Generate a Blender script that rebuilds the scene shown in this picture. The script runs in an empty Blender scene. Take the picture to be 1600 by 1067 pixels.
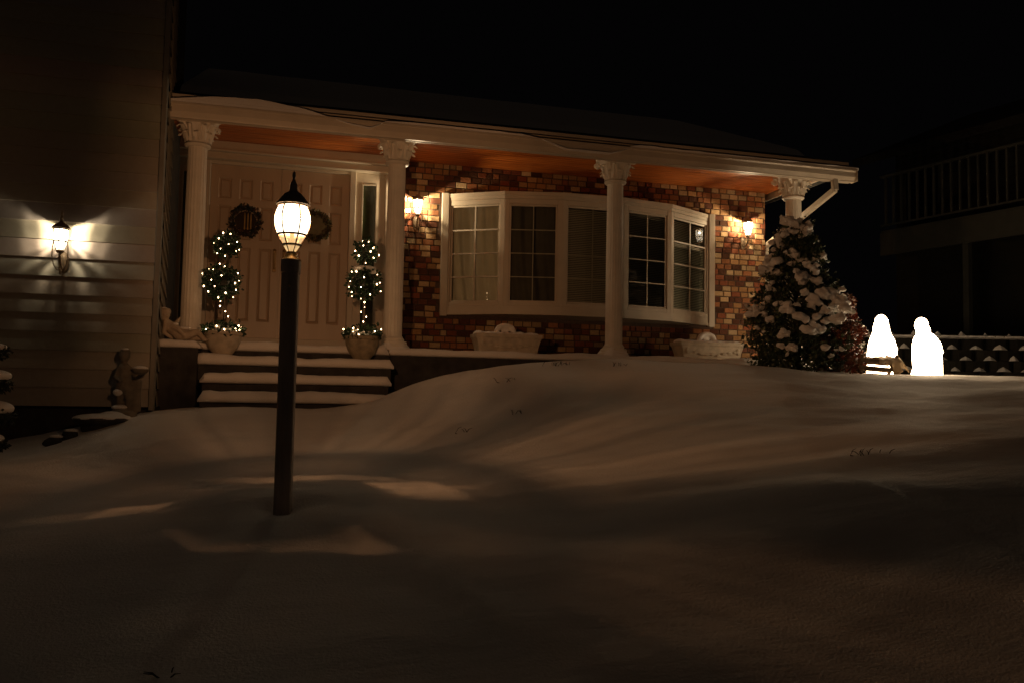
import bpy, bmesh, math, random
import numpy as np
from mathutils import Vector, Matrix, noise
R = math.radians
PI = math.pi
S = bpy.context.scene
COL = S.collection

# ------------------------------------------------------------ camera, world, light, exposure
cam = bpy.data.cameras.new('camera'); camo = bpy.data.objects.new('camera', cam); COL.objects.link(camo)
cam.sensor_width = 36.0; cam.lens = 29.25; cam.clip_end = 500; cam.clip_start = 0.05
camo.matrix_world = (Matrix.Translation((0, 0, 1.3)) @ Matrix.Rotation(R(-15), 4, 'Z')
                     @ Matrix.Rotation(R(90 + 3.46), 4, 'X') @ Matrix.Rotation(R(1.05), 4, 'Z'))
S.camera = camo
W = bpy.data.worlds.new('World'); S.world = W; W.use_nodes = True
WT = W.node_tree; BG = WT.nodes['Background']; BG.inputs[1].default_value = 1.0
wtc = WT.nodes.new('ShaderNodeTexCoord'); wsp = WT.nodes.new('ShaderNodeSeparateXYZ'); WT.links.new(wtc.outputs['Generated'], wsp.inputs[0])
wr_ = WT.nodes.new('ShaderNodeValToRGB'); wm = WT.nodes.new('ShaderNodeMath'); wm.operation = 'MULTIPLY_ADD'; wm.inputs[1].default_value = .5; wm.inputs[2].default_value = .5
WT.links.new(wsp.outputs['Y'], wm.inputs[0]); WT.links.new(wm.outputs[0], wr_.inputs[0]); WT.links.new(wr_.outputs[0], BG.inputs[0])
wr_.color_ramp.elements[0].position = .15; wr_.color_ramp.elements[0].color = (.0078, .0056, .0040, 1)  # warm glow behind the camera, added to fill the post, roof and foreground
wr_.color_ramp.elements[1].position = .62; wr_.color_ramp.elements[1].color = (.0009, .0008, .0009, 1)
S.view_settings.view_transform = 'Standard'; S.view_settings.look = 'None'
S.view_settings.exposure = 0.0; S.view_settings.gamma = 1
S.cycles.use_denoising = True
S.cycles.sample_clamp_indirect = 3.0
S.cycles.max_bounces = 6; S.cycles.transparent_max_bounces = 12
S.cycles.caustics_reflective = False; S.cycles.caustics_refractive = False

# ------------------------------------------------------------ helpers
def new_mat(name):
    m = bpy.data.materials.new(name); m.use_nodes = True
    return m, m.node_tree, m.node_tree.nodes['Principled BSDF']
def mat(name, col, rough=0.6, var=0.12, scale=6, bump=0.0, bscale=40, spec=0.5, metal=0.0, stretch=(1, 1, 1)):
    m, t, b = new_mat(name); N = t.nodes; L = t.links
    tc = N.new('ShaderNodeTexCoord'); mp = N.new('ShaderNodeMapping'); mp.inputs['Scale'].default_value = stretch
    L.new(tc.outputs['Object'], mp.inputs[0])
    nz = N.new('ShaderNodeTexNoise'); nz.inputs['Scale'].default_value = scale; nz.inputs['Detail'].default_value = 6
    L.new(mp.outputs[0], nz.inputs['Vector'])
    cr = N.new('ShaderNodeValToRGB'); cr.color_ramp.elements[0].position = 0.3; cr.color_ramp.elements[1].position = 0.7
    cr.color_ramp.elements[0].color = tuple(c * (1 - var) for c in col) + (1,)
    cr.color_ramp.elements[1].color = tuple(min(1, c * (1 + var)) for c in col) + (1,)
    L.new(nz.outputs[0], cr.inputs[0]); L.new(cr.outputs[0], b.inputs['Base Color'])
    b.inputs['Roughness'].default_value = rough; b.inputs['Metallic'].default_value = metal
    b.inputs['Specular IOR Level'].default_value = spec
    if bump:
        n2 = N.new('ShaderNodeTexNoise'); n2.inputs['Scale'].default_value = bscale; n2.inputs['Detail'].default_value = 5
        L.new(mp.outputs[0], n2.inputs['Vector'])
        bp = N.new('ShaderNodeBump'); bp.inputs['Strength'].default_value = bump; bp.inputs['Distance'].default_value = 0.01
        L.new(n2.outputs[0], bp.inputs['Height']); L.new(bp.outputs[0], b.inputs['Normal'])
    return m
def emis(name, col, st, transp=0.0):
    m = bpy.data.materials.new(name); m.use_nodes = True; t = m.node_tree; t.nodes.clear()
    o = t.nodes.new('ShaderNodeOutputMaterial'); e = t.nodes.new('ShaderNodeEmission')
    e.inputs[0].default_value = (*col, 1); e.inputs[1].default_value = st
    if transp:
        tr = t.nodes.new('ShaderNodeBsdfTransparent'); mx = t.nodes.new('ShaderNodeMixShader'); mx.inputs[0].default_value = 1 - transp
        t.links.new(tr.outputs[0], mx.inputs[1]); t.links.new(e.outputs[0], mx.inputs[2]); t.links.new(mx.outputs[0], o.inputs[0])
    else:
        t.links.new(e.outputs[0], o.inputs[0])
    return m
def glass(name, tint=(0.9, 0.92, 0.9), ior=1.5, boost=1.0):
    m = bpy.data.materials.new(name); m.use_nodes = True; t = m.node_tree; t.nodes.clear()
    o = t.nodes.new('ShaderNodeOutputMaterial'); fr = t.nodes.new('ShaderNodeFresnel'); fr.inputs[0].default_value = ior
    mu = t.nodes.new('ShaderNodeMath'); mu.operation = 'MULTIPLY'; mu.inputs[1].default_value = boost; mu.use_clamp = True
    tr = t.nodes.new('ShaderNodeBsdfTransparent'); tr.inputs[0].default_value = (*tint, 1)
    g = t.nodes.new('ShaderNodeBsdfGlossy'); g.inputs['Roughness'].default_value = 0.03
    mx = t.nodes.new('ShaderNodeMixShader')
    t.links.new(fr.outputs[0], mu.inputs[0]); t.links.new(mu.outputs[0], mx.inputs[0])
    t.links.new(tr.outputs[0], mx.inputs[1]); t.links.new(g.outputs[0], mx.inputs[2]); t.links.new(mx.outputs[0], o.inputs[0])
    return m

class MB:
    def __init__(s): s.v = []; s.f = []; s.c = []
    def add(s, vs, fs, c=None):
        n = len(s.v); s.v += [tuple(v) for v in vs]; s.f += [tuple(i + n for i in f) for f in fs]
        s.c += [c] * len(fs)
        return s
    def box(s, a, b, M=None, c=None):
        x0, y0, z0 = a; x1, y1, z1 = b
        vs = [Vector(p) for p in ((x0,y0,z0),(x1,y0,z0),(x1,y1,z0),(x0,y1,z0),(x0,y0,z1),(x1,y0,z1),(x1,y1,z1),(x0,y1,z1))]
        if M: vs = [M @ v for v in vs]
        return s.add(vs, [(0,3,2,1),(4,5,6,7),(0,1,5,4),(1,2,6,5),(2,3,7,6),(3,0,4,7)], c)
    def bbox(s, a, b, e=0.004, M=None, c=None):      # box with its front/back edges chamfered on all sides
        x0, y0, z0 = a; x1, y1, z1 = b; vs = []; fs = []
        xs = (x0, x0+e, x1-e, x1); ys = (y0, y0+e, y1-e, y1); zs = (z0, z0+e, z1-e, z1)
        bm = bmesh.new(); r = bmesh.ops.create_cube(bm, size=1)
        for v in bm.verts:
            v.co = Vector(((x0+x1)/2 + v.co.x*(x1-x0), (y0+y1)/2 + v.co.y*(y1-y0), (z0+z1)/2 + v.co.z*(z1-z0)))
        bmesh.ops.bevel(bm, geom=bm.edges[:], offset=e, segments=1, affect='EDGES')
        bm.verts.index_update()
        vs = [v.co.copy() for v in bm.verts]; fs = [[v.index for v in f.verts] for f in bm.faces]; bm.free()
        if M: vs = [M @ v for v in vs]
        return s.add(vs, fs, c)
    def tube(s, pts, r, n=8, close=True):
        pts = [Vector(p) for p in pts]; k = len(pts); rs = r if isinstance(r, (list, tuple)) else [r]*k
        t0 = (pts[1]-pts[0]).normalized(); up = Vector((0,0,1)) if abs(t0.z) < .9 else Vector((1,0,0))
        a = t0.cross(up).normalized(); vs = []; fs = []
        for i, p in enumerate(pts):
            t = (pts[min(i+1,k-1)]-pts[max(i-1,0)]).normalized()
            a = (a - t*a.dot(t)).normalized(); b = t.cross(a)
            for j in range(n):
                q = 2*PI*j/n; vs.append(p + (a*math.cos(q)+b*math.sin(q))*rs[i])
        for i in range(k-1):
            for j in range(n):
                j2 = (j+1) % n; fs.append((i*n+j, i*n+j2, (i+1)*n+j2, (i+1)*n+j))
        if close: fs.append(tuple(range(n))[::-1]); fs.append(tuple((k-1)*n+j for j in range(n)))
        return s.add(vs, fs)
    def lathe(s, prof, c=(0,0,0), n=24, fn=None, caps=True, ph=0):
        vs = []; fs = []; k = len(prof)
        for (r, z) in prof:
            for j in range(n):
                q = 2*PI*j/n + ph; rr = r*(fn(q, z) if fn else 1)
                vs.append((c[0]+rr*math.cos(q), c[1]+rr*math.sin(q), c[2]+z))
        for i in range(k-1):
            for j in range(n):
                j2 = (j+1) % n; fs.append((i*n+j, i*n+j2, (i+1)*n+j2, (i+1)*n+j))
        if caps: fs.append(tuple(range(n))[::-1]); fs.append(tuple((k-1)*n+j for j in range(n)))
        return s.add(vs, fs)
    def ell(s, c, r, n=10, m=7, M=None):
        if not isinstance(r, (list, tuple)): r = (r, r, r)
        vs = [Vector((0,0,-r[2]))]; fs = []
        for i in range(1, m):
            a = -PI/2 + PI*i/m
            for j in range(n):
                q = 2*PI*j/n; vs.append(Vector((r[0]*math.cos(a)*math.cos(q), r[1]*math.cos(a)*math.sin(q), r[2]*math.sin(a))))
        vs.append(Vector((0,0,r[2])))
        for j in range(n):
            j2 = (j+1) % n; fs.append((0, 1+j2, 1+j)); fs.append((len(vs)-1, 1+(m-2)*n+j, 1+(m-2)*n+j2))
        for i in range(m-2):
            for j in range(n):
                j2 = (j+1) % n; fs.append((1+i*n+j, 1+i*n+j2, 1+(i+1)*n+j2, 1+(i+1)*n+j))
        if M: vs = [M @ v for v in vs]
        return s.add([v + Vector(c) for v in vs], fs)
    def xf(s, M):
        s.v = [tuple(M @ Vector(v)) for v in s.v]; return s
    def mesh(s, name, m, smooth=False, off=(0,0,0)):
        me = bpy.data.meshes.new(name)
        me.from_pydata([(v[0]-off[0], v[1]-off[1], v[2]-off[2]) for v in s.v], [], s.f)
        if m: me.materials.append(m)
        if any(x is not None for x in s.c):
            ca = me.color_attributes.new('col', 'FLOAT_COLOR', 'CORNER')
            arr = []
            for f, c in zip(s.f, s.c):
                c = c or (1,1,1); arr += [c[0], c[1], c[2], 1.0]*len(f)
            ca.data.foreach_set('color', arr)
        me.update()
        if smooth:
            me.polygons.foreach_set('use_smooth', [True]*len(me.polygons))
            if smooth != True: me.set_sharp_from_angle(angle=R(smooth))
        return me
    def build(s, name, m, parent=None, smooth=40, fuse=0, sm=4):
        off = wloc(parent) if parent else (0,0,0)
        me = s.mesh(name, m, smooth, off)
        o = bpy.data.objects.new(name, me); COL.objects.link(o)
        if parent: o.parent = parent
        if fuse:
            md = o.modifiers.new('r', 'REMESH'); md.mode = 'VOXEL'; md.voxel_size = fuse; md.use_smooth_shade = True
            if sm:
                m2 = o.modifiers.new('s', 'SMOOTH'); m2.factor = 0.5; m2.iterations = sm
            dg = bpy.context.evaluated_depsgraph_get(); dg.update()
            me2 = bpy.data.meshes.new_from_object(o.evaluated_get(dg)); o.modifiers.clear()
            me2.materials.clear(); me2.materials.append(m); o.data = me2; me2.name = name
            me2.polygons.foreach_set('use_smooth', [True]*len(me2.polygons))
            if name == 'snow': islands(o)
        return o
def islands(o):
    bm = bmesh.new(); bm.from_mesh(o.data); left = set(bm.verts); groups = []
    while left:
        v = left.pop(); st = [v]; g_ = [v]
        while st:
            w = st.pop()
            for e in w.link_edges:
                q = e.other_vert(w)
                if q in left: left.remove(q); st.append(q); g_.append(q)
        groups.append(g_)
        if len(groups) > 30: break
    groups = [g_ for g_ in groups if len(g_) > 12]
    if 1 < len(groups) <= 30:
        meshes = []
        for g_ in groups:
            idx = {v: i for i, v in enumerate(g_)}; fs = {f for v in g_ for f in v.link_faces}
            me = bpy.data.meshes.new(o.name); me.from_pydata([v.co[:] for v in g_], [], [[idx[v] for v in f.verts] for f in fs]); me.materials.append(o.data.materials[0])
            me.polygons.foreach_set('use_smooth', [True]*len(me.polygons)); meshes.append(me)
        o.data = meshes[0]
        for me in meshes[1:]:
            c = o.copy(); c.data = me; COL.objects.link(c)
    bm.free()
def wloc(o):
    v = Vector((0,0,0))
    while o: v = v + o.location; o = o.parent
    return v
def tag(o, label=None, cat=None, group=None, kind=None):
    if label: o['label'] = label
    if cat: o['category'] = cat
    if group: o['group'] = group
    if kind: o['kind'] = kind
    return o
def thing(name, loc, label, cat, group=None):
    o = bpy.data.objects.new(name, None); COL.objects.link(o); o.location = loc; o.empty_display_size = .1
    return tag(o, label, cat, group)
def part(name, loc, parent):      # an empty-free part is a mesh; this only copies trees
    pass
def copy_tree(o, parent=None, loc=None, rz=None, label=None):
    c = o.copy(); COL.objects.link(c)
    if parent: c.parent = parent
    if loc is not None: c.location = loc
    if rz is not None: c.rotation_euler = (0, 0, rz)
    if label: c['label'] = label
    for ch in list(o.children): copy_tree(ch, c)
    return c

# ------------------------------------------------------------ materials
WHITE = mat('painted_white_trim', (0.54, 0.47, 0.37), 0.45, 0.06, 5, 0.12, 60)
COLUMN = mat('column_paint', (0.74, 0.68, 0.58), 0.5, 0.07, 7, 0.15, 50)
DOORP = mat('door_paint', (0.46, 0.35, 0.25), 0.4, 0.08, 4, 0.1, 50, stretch=(1, 1, .3))
DARKST = mat('dark_stone', (0.035, 0.032, 0.03), 0.85, 0.4, 9, 0.6, 30)
CONC = mat('cast_concrete', (0.30, 0.27, 0.22), 0.85, 0.2, 14, 0.6, 60)
POT = mat('pot_stone', (0.50, 0.43, 0.33), 0.75, 0.18, 12, 0.5, 45)
BLACKM = mat('black_metal', (0.025, 0.022, 0.02), 0.35, 0.3, 20, 0.2, 90, metal=0.4)
BRONZE = mat('bronze_metal', (0.30, 0.22, 0.14), 0.45, 0.3, 18, 0.2, 80, metal=0.2)
BRASS = mat('brass_metal', (0.62, 0.42, 0.16), 0.35, 0.15, 18, 0.1, 80, metal=0.5)
LOWG = emis('lower_glass_lit', (1.0, .66, .30), 1.1, .45)
POSTM = mat('post_wood', (0.46, 0.37, 0.30), 0.6, 0.35, 14, 0.5, 60, stretch=(1, 1, .15))
SHINGLE = mat('roof_shingle', (0.04, 0.038, 0.036), 0.9, 0.3, 10, 0.5, 30)
LEAF = None
BULB = emis('mini_bulb', (1.0, 0.64, 0.33), 26)
PANEG = emis('lamp_glass_lit', (1.0, 0.86, 0.62), 7.5, 0.42)
PANEP = emis('post_glass_lit', (1.0, 0.86, 0.62), 6.0, 0.45)
WOODD = mat('old_board', (0.16, 0.11, 0.07), 0.8, 0.3, 10, 0.4, 40, stretch=(.2, 1, 1))
GLASS = glass('window_glass', boost=1.1)
CLOTH = mat('burlap_cloth', (0.55, 0.42, 0.26), 0.9, 0.12, 12, 0.4, 60)

def snow_material(name, col=(0.80, 0.77, 0.73), big=True):
    m, t, b = new_mat(name); N = t.nodes; L = t.links
    tc = N.new('ShaderNodeTexCoord')
    n1 = N.new('ShaderNodeTexNoise'); n1.inputs['Scale'].default_value = 75; n1.inputs['Detail'].default_value = 3
    n2 = N.new('ShaderNodeTexNoise'); n2.inputs['Scale'].default_value = 9; n2.inputs['Detail'].default_value = 6
    mp = N.new('ShaderNodeMapping'); mp.inputs['Scale'].default_value = (0.5, 2.2, 1); mp.inputs['Rotation'].default_value = (0, 0, R(-12))
    L.new(tc.outputs['Object'], n1.inputs['Vector']); L.new(tc.outputs['Object'], mp.inputs[0]); L.new(mp.outputs[0], n2.inputs['Vector'])
    b1 = N.new('ShaderNodeBump'); b1.inputs['Strength'].default_value = .9; b1.inputs['Distance'].default_value = .005
    b2 = N.new('ShaderNodeBump'); b2.inputs['Strength'].default_value = .5; b2.inputs['Distance'].default_value = .011 if big else .006
    L.new(n2.outputs[0], b2.inputs['Height']); L.new(n1.outputs[0], b1.inputs['Height']); L.new(b2.outputs[0], b1.inputs['Normal'])
    L.new(b1.outputs[0], b.inputs['Normal'])
    cr = N.new('ShaderNodeValToRGB'); cr.color_ramp.elements[0].color = tuple(c*.93 for c in col)+(1,); cr.color_ramp.elements[1].color = (*col, 1)
    L.new(n2.outputs[0], cr.inputs[0]); L.new(cr.outputs[0], b.inputs['Base Color'])
    b.inputs['Roughness'].default_value = .75; b.inputs['Specular IOR Level'].default_value = .2
    return m
SNOW = snow_material('snow')
SNOWS = snow_material('packed_snow', big=False)

def attr_mat(name, rough=.85, bump=.5, bscale=60, spec=.3, nvar=.25, sss=0):
    m, t, b = new_mat(name); N = t.nodes; L = t.links
    a = N.new('ShaderNodeAttribute'); a.attribute_name = 'col'
    tc = N.new('ShaderNodeTexCoord'); nz = N.new('ShaderNodeTexNoise'); nz.inputs['Scale'].default_value = bscale; nz.inputs['Detail'].default_value = 5
    L.new(tc.outputs['Object'], nz.inputs['Vector'])
    mr = N.new('ShaderNodeMapRange'); mr.inputs[3].default_value = 1-nvar; mr.inputs[4].default_value = 1+nvar
    L.new(nz.outputs[0], mr.inputs[0])
    mx = N.new('ShaderNodeVectorMath'); mx.operation = 'SCALE'
    L.new(a.outputs['Color'], mx.inputs[0]); L.new(mr.outputs[0], mx.inputs['Scale']); L.new(mx.outputs[0], b.inputs['Base Color'])
    bp = N.new('ShaderNodeBump'); bp.inputs['Strength'].default_value = bump; bp.inputs['Distance'].default_value = .006
    L.new(nz.outputs[0], bp.inputs['Height']); L.new(bp.outputs[0], b.inputs['Normal'])
    b.inputs['Roughness'].default_value = rough; b.inputs['Specular IOR Level'].default_value = spec
    return m
BRICK = attr_mat('brick', .9, .9, 38, .12, .4)
LEAF = attr_mat('leaf', .45, .1, 30, .5)

def point(name, loc, watts, col, parent, r=0.012):
    l = bpy.data.lights.new(name, 'POINT'); l.energy = watts; l.color = col; l.shadow_soft_size = r
    o = bpy.data.objects.new(name, l); COL.objects.link(o); o.parent = parent
    o.location = Vector(loc) - wloc(parent)
    return o

# ------------------------------------------------------------ snow covered ground
ctl = [ # x, y, z
 (0,4.525,.69),(-.85,3.02,.35),(.72,2.6,.37),(2.37,2.26,.375),(-1.5,5.16,.60),(-2.37,8.09,.70),(-2.0,7.78,.73),(-2.14,7.3,.69),
 (-3.3,8.3,.62),(-1.34,8.44,1.02),(-1.6,8.35,.95),(.01,8.45,1.08),(-.8,8.4,1.09),(-1.9,7.0,.72),(-1.2,7.2,.86),(0,6.6,.90),(-4,5,.4),(-4,9.5,.6),
 (1.26,8.9,1.36),(1.67,8.9,1.489),(2.24,8.9,1.587),(2.83,8.9,1.638),(3.6,8.9,1.666),(4.4,8.95,1.66),(5.43,9.2,1.655),
 (6.73,8.86,1.62),(7.88,8.55,1.605),(8.79,8.3,1.59),(1.2,8.3,1.23),(.9,7.6,1.04),
 (2.0,7.5,1.26),(3.5,7.4,1.40),(5.5,7.3,1.42),(8,6.6,1.42),(1.6,5.6,.93),(3.2,5.0,1.0),(5.5,4.3,1.05),(1.3,4,.66),(3,3.2,.72),(5,2,.7),
 (0,1,.1),(-2,1.5,.05),(3,0.5,.15),(-1,-1,-.1),(9,9.6,1.57),(12,8,1.5),(9.5,10.8,1.62),(13,10.5,1.62),(7.2,11,1.62),(7.2,14,1.6),(10,13,1.65),(16,12,1.6),(20,9,1.5),(14,4,1.1),
 (-3,0,-.1),(-5,3,.2),(6,-1,.2),(2.0,9.7,1.36),(4,9.7,1.40),(5.6,9.9,1.5),(.75,9.0,1.12),(1.2,9.5,1.22),(0,10,1.0),(3,12,1.0),
 (20,25,2.0),(-10,25,1.0),(5,28,1.6),(30,15,1.8),(-10,10,.6),(-10,0,-.3),(30,0,1.0),(8,-8,0),(-8,-8,-.6)]
C = np.array(ctl, float)
def tps_fit(P, z):
    d = np.linalg.norm(P[:,None]-P[None], axis=2); K = np.where(d > 0, d**2*np.log(d+1e-12), 0) + np.eye(len(P))*.02
    A = np.block([[K, np.c_[np.ones(len(P)), P]], [np.c_[np.ones(len(P)), P].T, np.zeros((3,3))]])
    return np.linalg.solve(A, np.r_[z, 0, 0, 0])
TW = tps_fit(C[:,:2], C[:,2])
def gz_arr(X, Y):
    Q = np.stack([X.ravel(), Y.ravel()], 1); out = np.zeros(len(Q))
    for i in range(0, len(Q), 20000):
        q = Q[i:i+20000]; d = np.linalg.norm(q[:,None]-C[None,:,:2], axis=2)
        K = np.where(d > 0, d**2*np.log(d+1e-12), 0)
        out[i:i+20000] = K@TW[:-3] + TW[-3] + q@TW[-2:]
    return out
def drift(x, y):
    z = .045*noise.noise((x*.55+3, y*1.3, .3)) + .02*noise.noise((x*1.3, y*3.1+5, 1.7)) + .006*noise.noise((x*6, y*9, 2))
    # faint buried edge of the drive in the near foreground
    d = (x-.35) - (y-4.2)*-.22
    if y < 4.4 and x < 3: z += .018/(1+math.exp(-max(-30,min(30,(x-(.45+(4.1-y)*.20))*26)))) * max(0, min(1, (4.3-y)*2))
    # hollow scooped around the lamp post
    r = math.hypot(x, y-4.525); z -= .05*math.exp(-(r/.13)**2)
    return z
def ground_z(x, y): return float(gz_arr(np.array([x]), np.array([y]))[0]) + drift(x, y)
def axis(a, b, c, d, fine, far):
    l = list(np.arange(b, c, fine)); s = fine; x = c
    while x < d: l.append(x); s = min(s*1.25, far); x += s
    l.append(d); s = fine; x = b; m = []
    while x > a: s = min(s*1.25, far); x -= s; m.append(max(x, a))
    return np.array(m[::-1] + l)
gx = axis(-60, -3.5, 9.5, 80, .055, 4); gy = axis(-40, 1.8, 10.2, 90, .05, 4)
XX, YY = np.meshgrid(gx, gy); base = gz_arr(np.clip(XX, -10, 30), np.clip(YY, -8, 28)).reshape(XX.shape)
g = MB(); nx, ny = len(gx), len(gy)
for j in range(ny):
    for i in range(nx):
        g.v.append((gx[i], gy[j], base[j, i] + drift(gx[i], gy[j])))
g.f = [(j*nx+i, j*nx+i+1, (j+1)*nx+i+1, (j+1)*nx+i) for j in range(ny-1) for i in range(nx-1)]; g.c = [None]*len(g.f)
tag(g.build('snow_ground', SNOW, smooth=True), kind='structure')

# ------------------------------------------------------------ the house
house = thing('house', (2.5, 11.0, 1.0), 'brick fronted house with white columned porch, double doors and snow on its low hipped roof', 'house')
ZF = 1.72     # porch slab top (under the snow)
ZS = 4.44     # porch ceiling
# --- left wing with clapboards
SID = attr_mat('grey_clapboard', .55, .25, 24, .4, .10)
m = MB(); z = 1.092; EXP = .1742; random.seed(4)
k = 0
while z < 7.4:
    t = .024
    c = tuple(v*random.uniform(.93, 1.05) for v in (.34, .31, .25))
    x0, x1 = -7.5, -1.291
    m.add([(x0,8.70-t,z),(x1,8.70-t,z),(x1,8.70,z+EXP),(x0,8.70,z+EXP),(x0,8.74,z),(x1,8.74,z),(x1,8.74,z+EXP),(x0,8.74,z+EXP)],
          [(0,1,2,3),(4,5,1,0),(1,5,6,2),(0,3,7,4)], c)
    z += EXP; k += 1
wing = m.build('siding', SID, house, smooth=False)
ztop = z
m = MB(); m.bbox((-1.291, 8.655, 1.06), (-1.245, 8.76, ztop), .004); m.build('corner_board', mat('corner_board_grey', (.20,.185,.155), .6, .08), house)
m = MB(); z = 1.092
def side_pt(y): return -1.25 - (y-8.76)*.105
while z < ztop:
    y0, y1 = 8.762, 11.29
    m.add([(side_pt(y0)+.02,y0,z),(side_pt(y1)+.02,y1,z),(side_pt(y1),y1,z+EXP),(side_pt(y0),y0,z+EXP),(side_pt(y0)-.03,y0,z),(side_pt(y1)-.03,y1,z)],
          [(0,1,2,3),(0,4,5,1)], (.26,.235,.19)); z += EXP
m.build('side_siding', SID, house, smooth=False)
m = MB(); m.box((-7.5, 8.78, .3), (-1.27, 11.2, 1.09)); m.box((-7.5, 8.80, 1.09), (-1.42, 11.2, ztop)); m.build('foundation', DARKST, house, smooth=False)
# --- brick wall as laid bricks
def brick_wall(x0, x1, z0, z1, y, holes, seed=1, reveal=.012):
    random.seed(seed); m = MB(); H = .083; J = .012; z = z0; row = 0
    pal = [((.22,.075,.038),4), ((.12,.050,.030),4), ((.42,.28,.15),4.5), ((.34,.19,.085),4), ((.085,.040,.024),2.5), ((.42,.30,.17),2.5), ((.28,.12,.055),4)]
    cols = [p[0] for p in pal]; wts = [p[1] for p in pal]
    while z < z1 - .02:
        x = x0 - random.uniform(0, .15)
        zt = min(z+H-J, z1)
        while x < x1:
            L = random.choice((.15, .15, .16, .09, .13, .13)); xa, xb = max(x, x0), min(x+L-J, x1)
            x += L
            if xb-xa < .025: continue
            if any(xb > h[0] and xa < h[1] and zt > h[2] and z < h[3] for h in holes): continue
            c = random.choices(cols, wts)[0]; q = random.uniform(.75, 1.25); c = tuple(v*q for v in c)
            p = random.uniform(-.003, .003); e = .004
            m.add([(xa,y,z),(xb,y,z),(xb,y,zt),(xa,y,zt),(xa+e,y-reveal+p,z+e),(xb-e,y-reveal+p,z+e),(xb-e,y-reveal+p,zt-e),(xa+e,y-reveal+p,zt-e)],
                  [(4,5,6,7),(0,1,5,4),(1,2,6,5),(2,3,7,6),(3,0,4,7)], c)
        z += H; row += 1
    return m
HOLE = (2.06, 6.08, 2.36, 3.98)
bw = brick_wall(1.32, 7.04, ZF, ZS, 11.30, [HOLE], 11).build('brick_wall', BRICK, house, smooth=False)
m = MB(); MORT = mat('mortar', (.085, .055, .038), .95, .3, 30, .4, 80)
# mortar backing around the bay opening
m.box((1.32,11.3,1.0),(7.03,11.42,2.44)); m.box((1.32,11.3,3.93),(7.03,11.42,ZS+.3)); m.box((1.32,11.3,2.44),(2.14,11.42,3.93)); m.box((6.02,11.3,2.44),(7.03,11.42,3.93))
m.build('mortar', MORT, bw, smooth=False)
e = MB(); z = ZF; random.seed(3); i = 0
while z < ZS-.05:                              # bricks of the right return wall
    y = 11.30 if i % 2 else 11.22
    while y < 14.3:
        c = random.choice(((.21,.065,.035),(.40,.27,.155),(.13,.045,.028),(.30,.18,.09)))
        ya = max(y, 11.30)
        e.box((7.03, ya, z), (7.042, y+.19, z+.0775), c=c); y += .205
    z += .0885; i += 1
e.build('return_brick', BRICK, bw, smooth=False)
m = MB(); m.box((-1.6,11.45,.8),(7.02,14.4,ZS-.01) ); 
# interior kept open behind the bay: walls only
m = MB(); m.box((1.32,13.2,.8),(7.02,13.3,ZS)); m.box((1.2,11.42,.8),(1.32,13.3,ZS)); m.box((6.93,11.42,.8),(7.03,17.4,ZS+.3)); m.box((1.32,11.42,1.7),(6.93,13.2,1.74))
m.build('room', mat('room_wall', (.10,.09,.075), .9), house, smooth=False)
# --- porch platform, steps
m = MB(); m.box((1.13, 9.86, .9), (7.1, 11.29, ZF)); m.box((-1.40, 9.70, .9), (1.13, 11.29, ZF)); m.box((-1.38, 9.30, .9), (-.93, 9.70, ZF-.02))
m.build('porch_floor', DARKST, house, smooth=False)
def snow_slab(name, x0, x1, y0, y1, z0, th, parent, seed=0, ov=.05, lipamp=.018, sub=.05, right_round=True):
    """rounded, slightly wavy layer of snow with a bulging front lip"""
    nxn = max(4, int((x1-x0)/sub)); prof = []
    for a in np.linspace(-90, 90, 9): prof.append((-math.cos(R(a))*.5*th, th/2+math.sin(R(a))*.5*th))
    prof += [(.06, th*1.0), (.2, th*1.02), (y1-y0, th*.9)]
    prof = [(.09, -.006)] + prof
    vs = []; fs = []; k = len(prof)
    for i in range(nxn+1):
        x = x0+(x1-x0)*i/nxn; w = ov*.3 + lipamp*noise.noise((x*2.3+seed, seed*1.7, 0)) + lipamp*.5*noise.noise((x*9+seed, seed, 3))
        w += .02*noise.noise((x*17+seed, 2, 2))
        hh = 1+.34*noise.noise((x*1.8+seed*3, 1.1, 5)) + .1*noise.noise((x*7, seed, 8))
        ee = min(1, min(i, nxn-i)/(1.6)) ; ee = math.sqrt(max(0.0, 1-(1-ee)**2)) if ee < 1 else 1
        for (py, pz) in prof:
            vs.append((x, y0 - w + py*(1 if py > 0 else ee) + (1-ee)*.02, z0 + pz*hh*(.25+.75*ee)))
    for i in range(nxn):
        for j in range(k-1): fs.append((i*k+j, (i+1)*k+j, (i+1)*k+j+1, i*k+j+1))
    fs.append(tuple(range(k))[::-1]); fs.append(tuple(nxn*k+j for j in range(k)))
    return MB().add(vs, [f[::-1] for f in fs]).build(name, SNOWS, parent, smooth=60)
pf = bpy.data.objects['porch_floor']
snow_slab('snow', 1.10, 7.12, 9.82, 10.55, ZF-.015, .085, pf, 2, .05, .03)
snow_slab('snow', -1.36, 1.12, 9.66, 10.3, ZF-.02, .095, pf, 5, .05, .03)
snow_slab('snow', -1.37, -.90, 9.30, 9.72, ZF-.02, .075, pf, 8)
for i, (ztop_, yf, xa, xb) in enumerate([(1.61, 9.42, -.98, 1.12), (1.415, 9.02, -.87, 1.05), (1.225, 8.66, -.85, 1.0)]):
    st = MB().box((xa+.02, yf+.03, ztop_-.24), (xb, 9.72-.001*i, ztop_-.062)).build('step', DARKST, house, smooth=False)
    snow_slab('snow', xa, xb+.03, yf, yf+.44, ztop_-.075, .105, st, 10+i*3, .07, .05)
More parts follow.
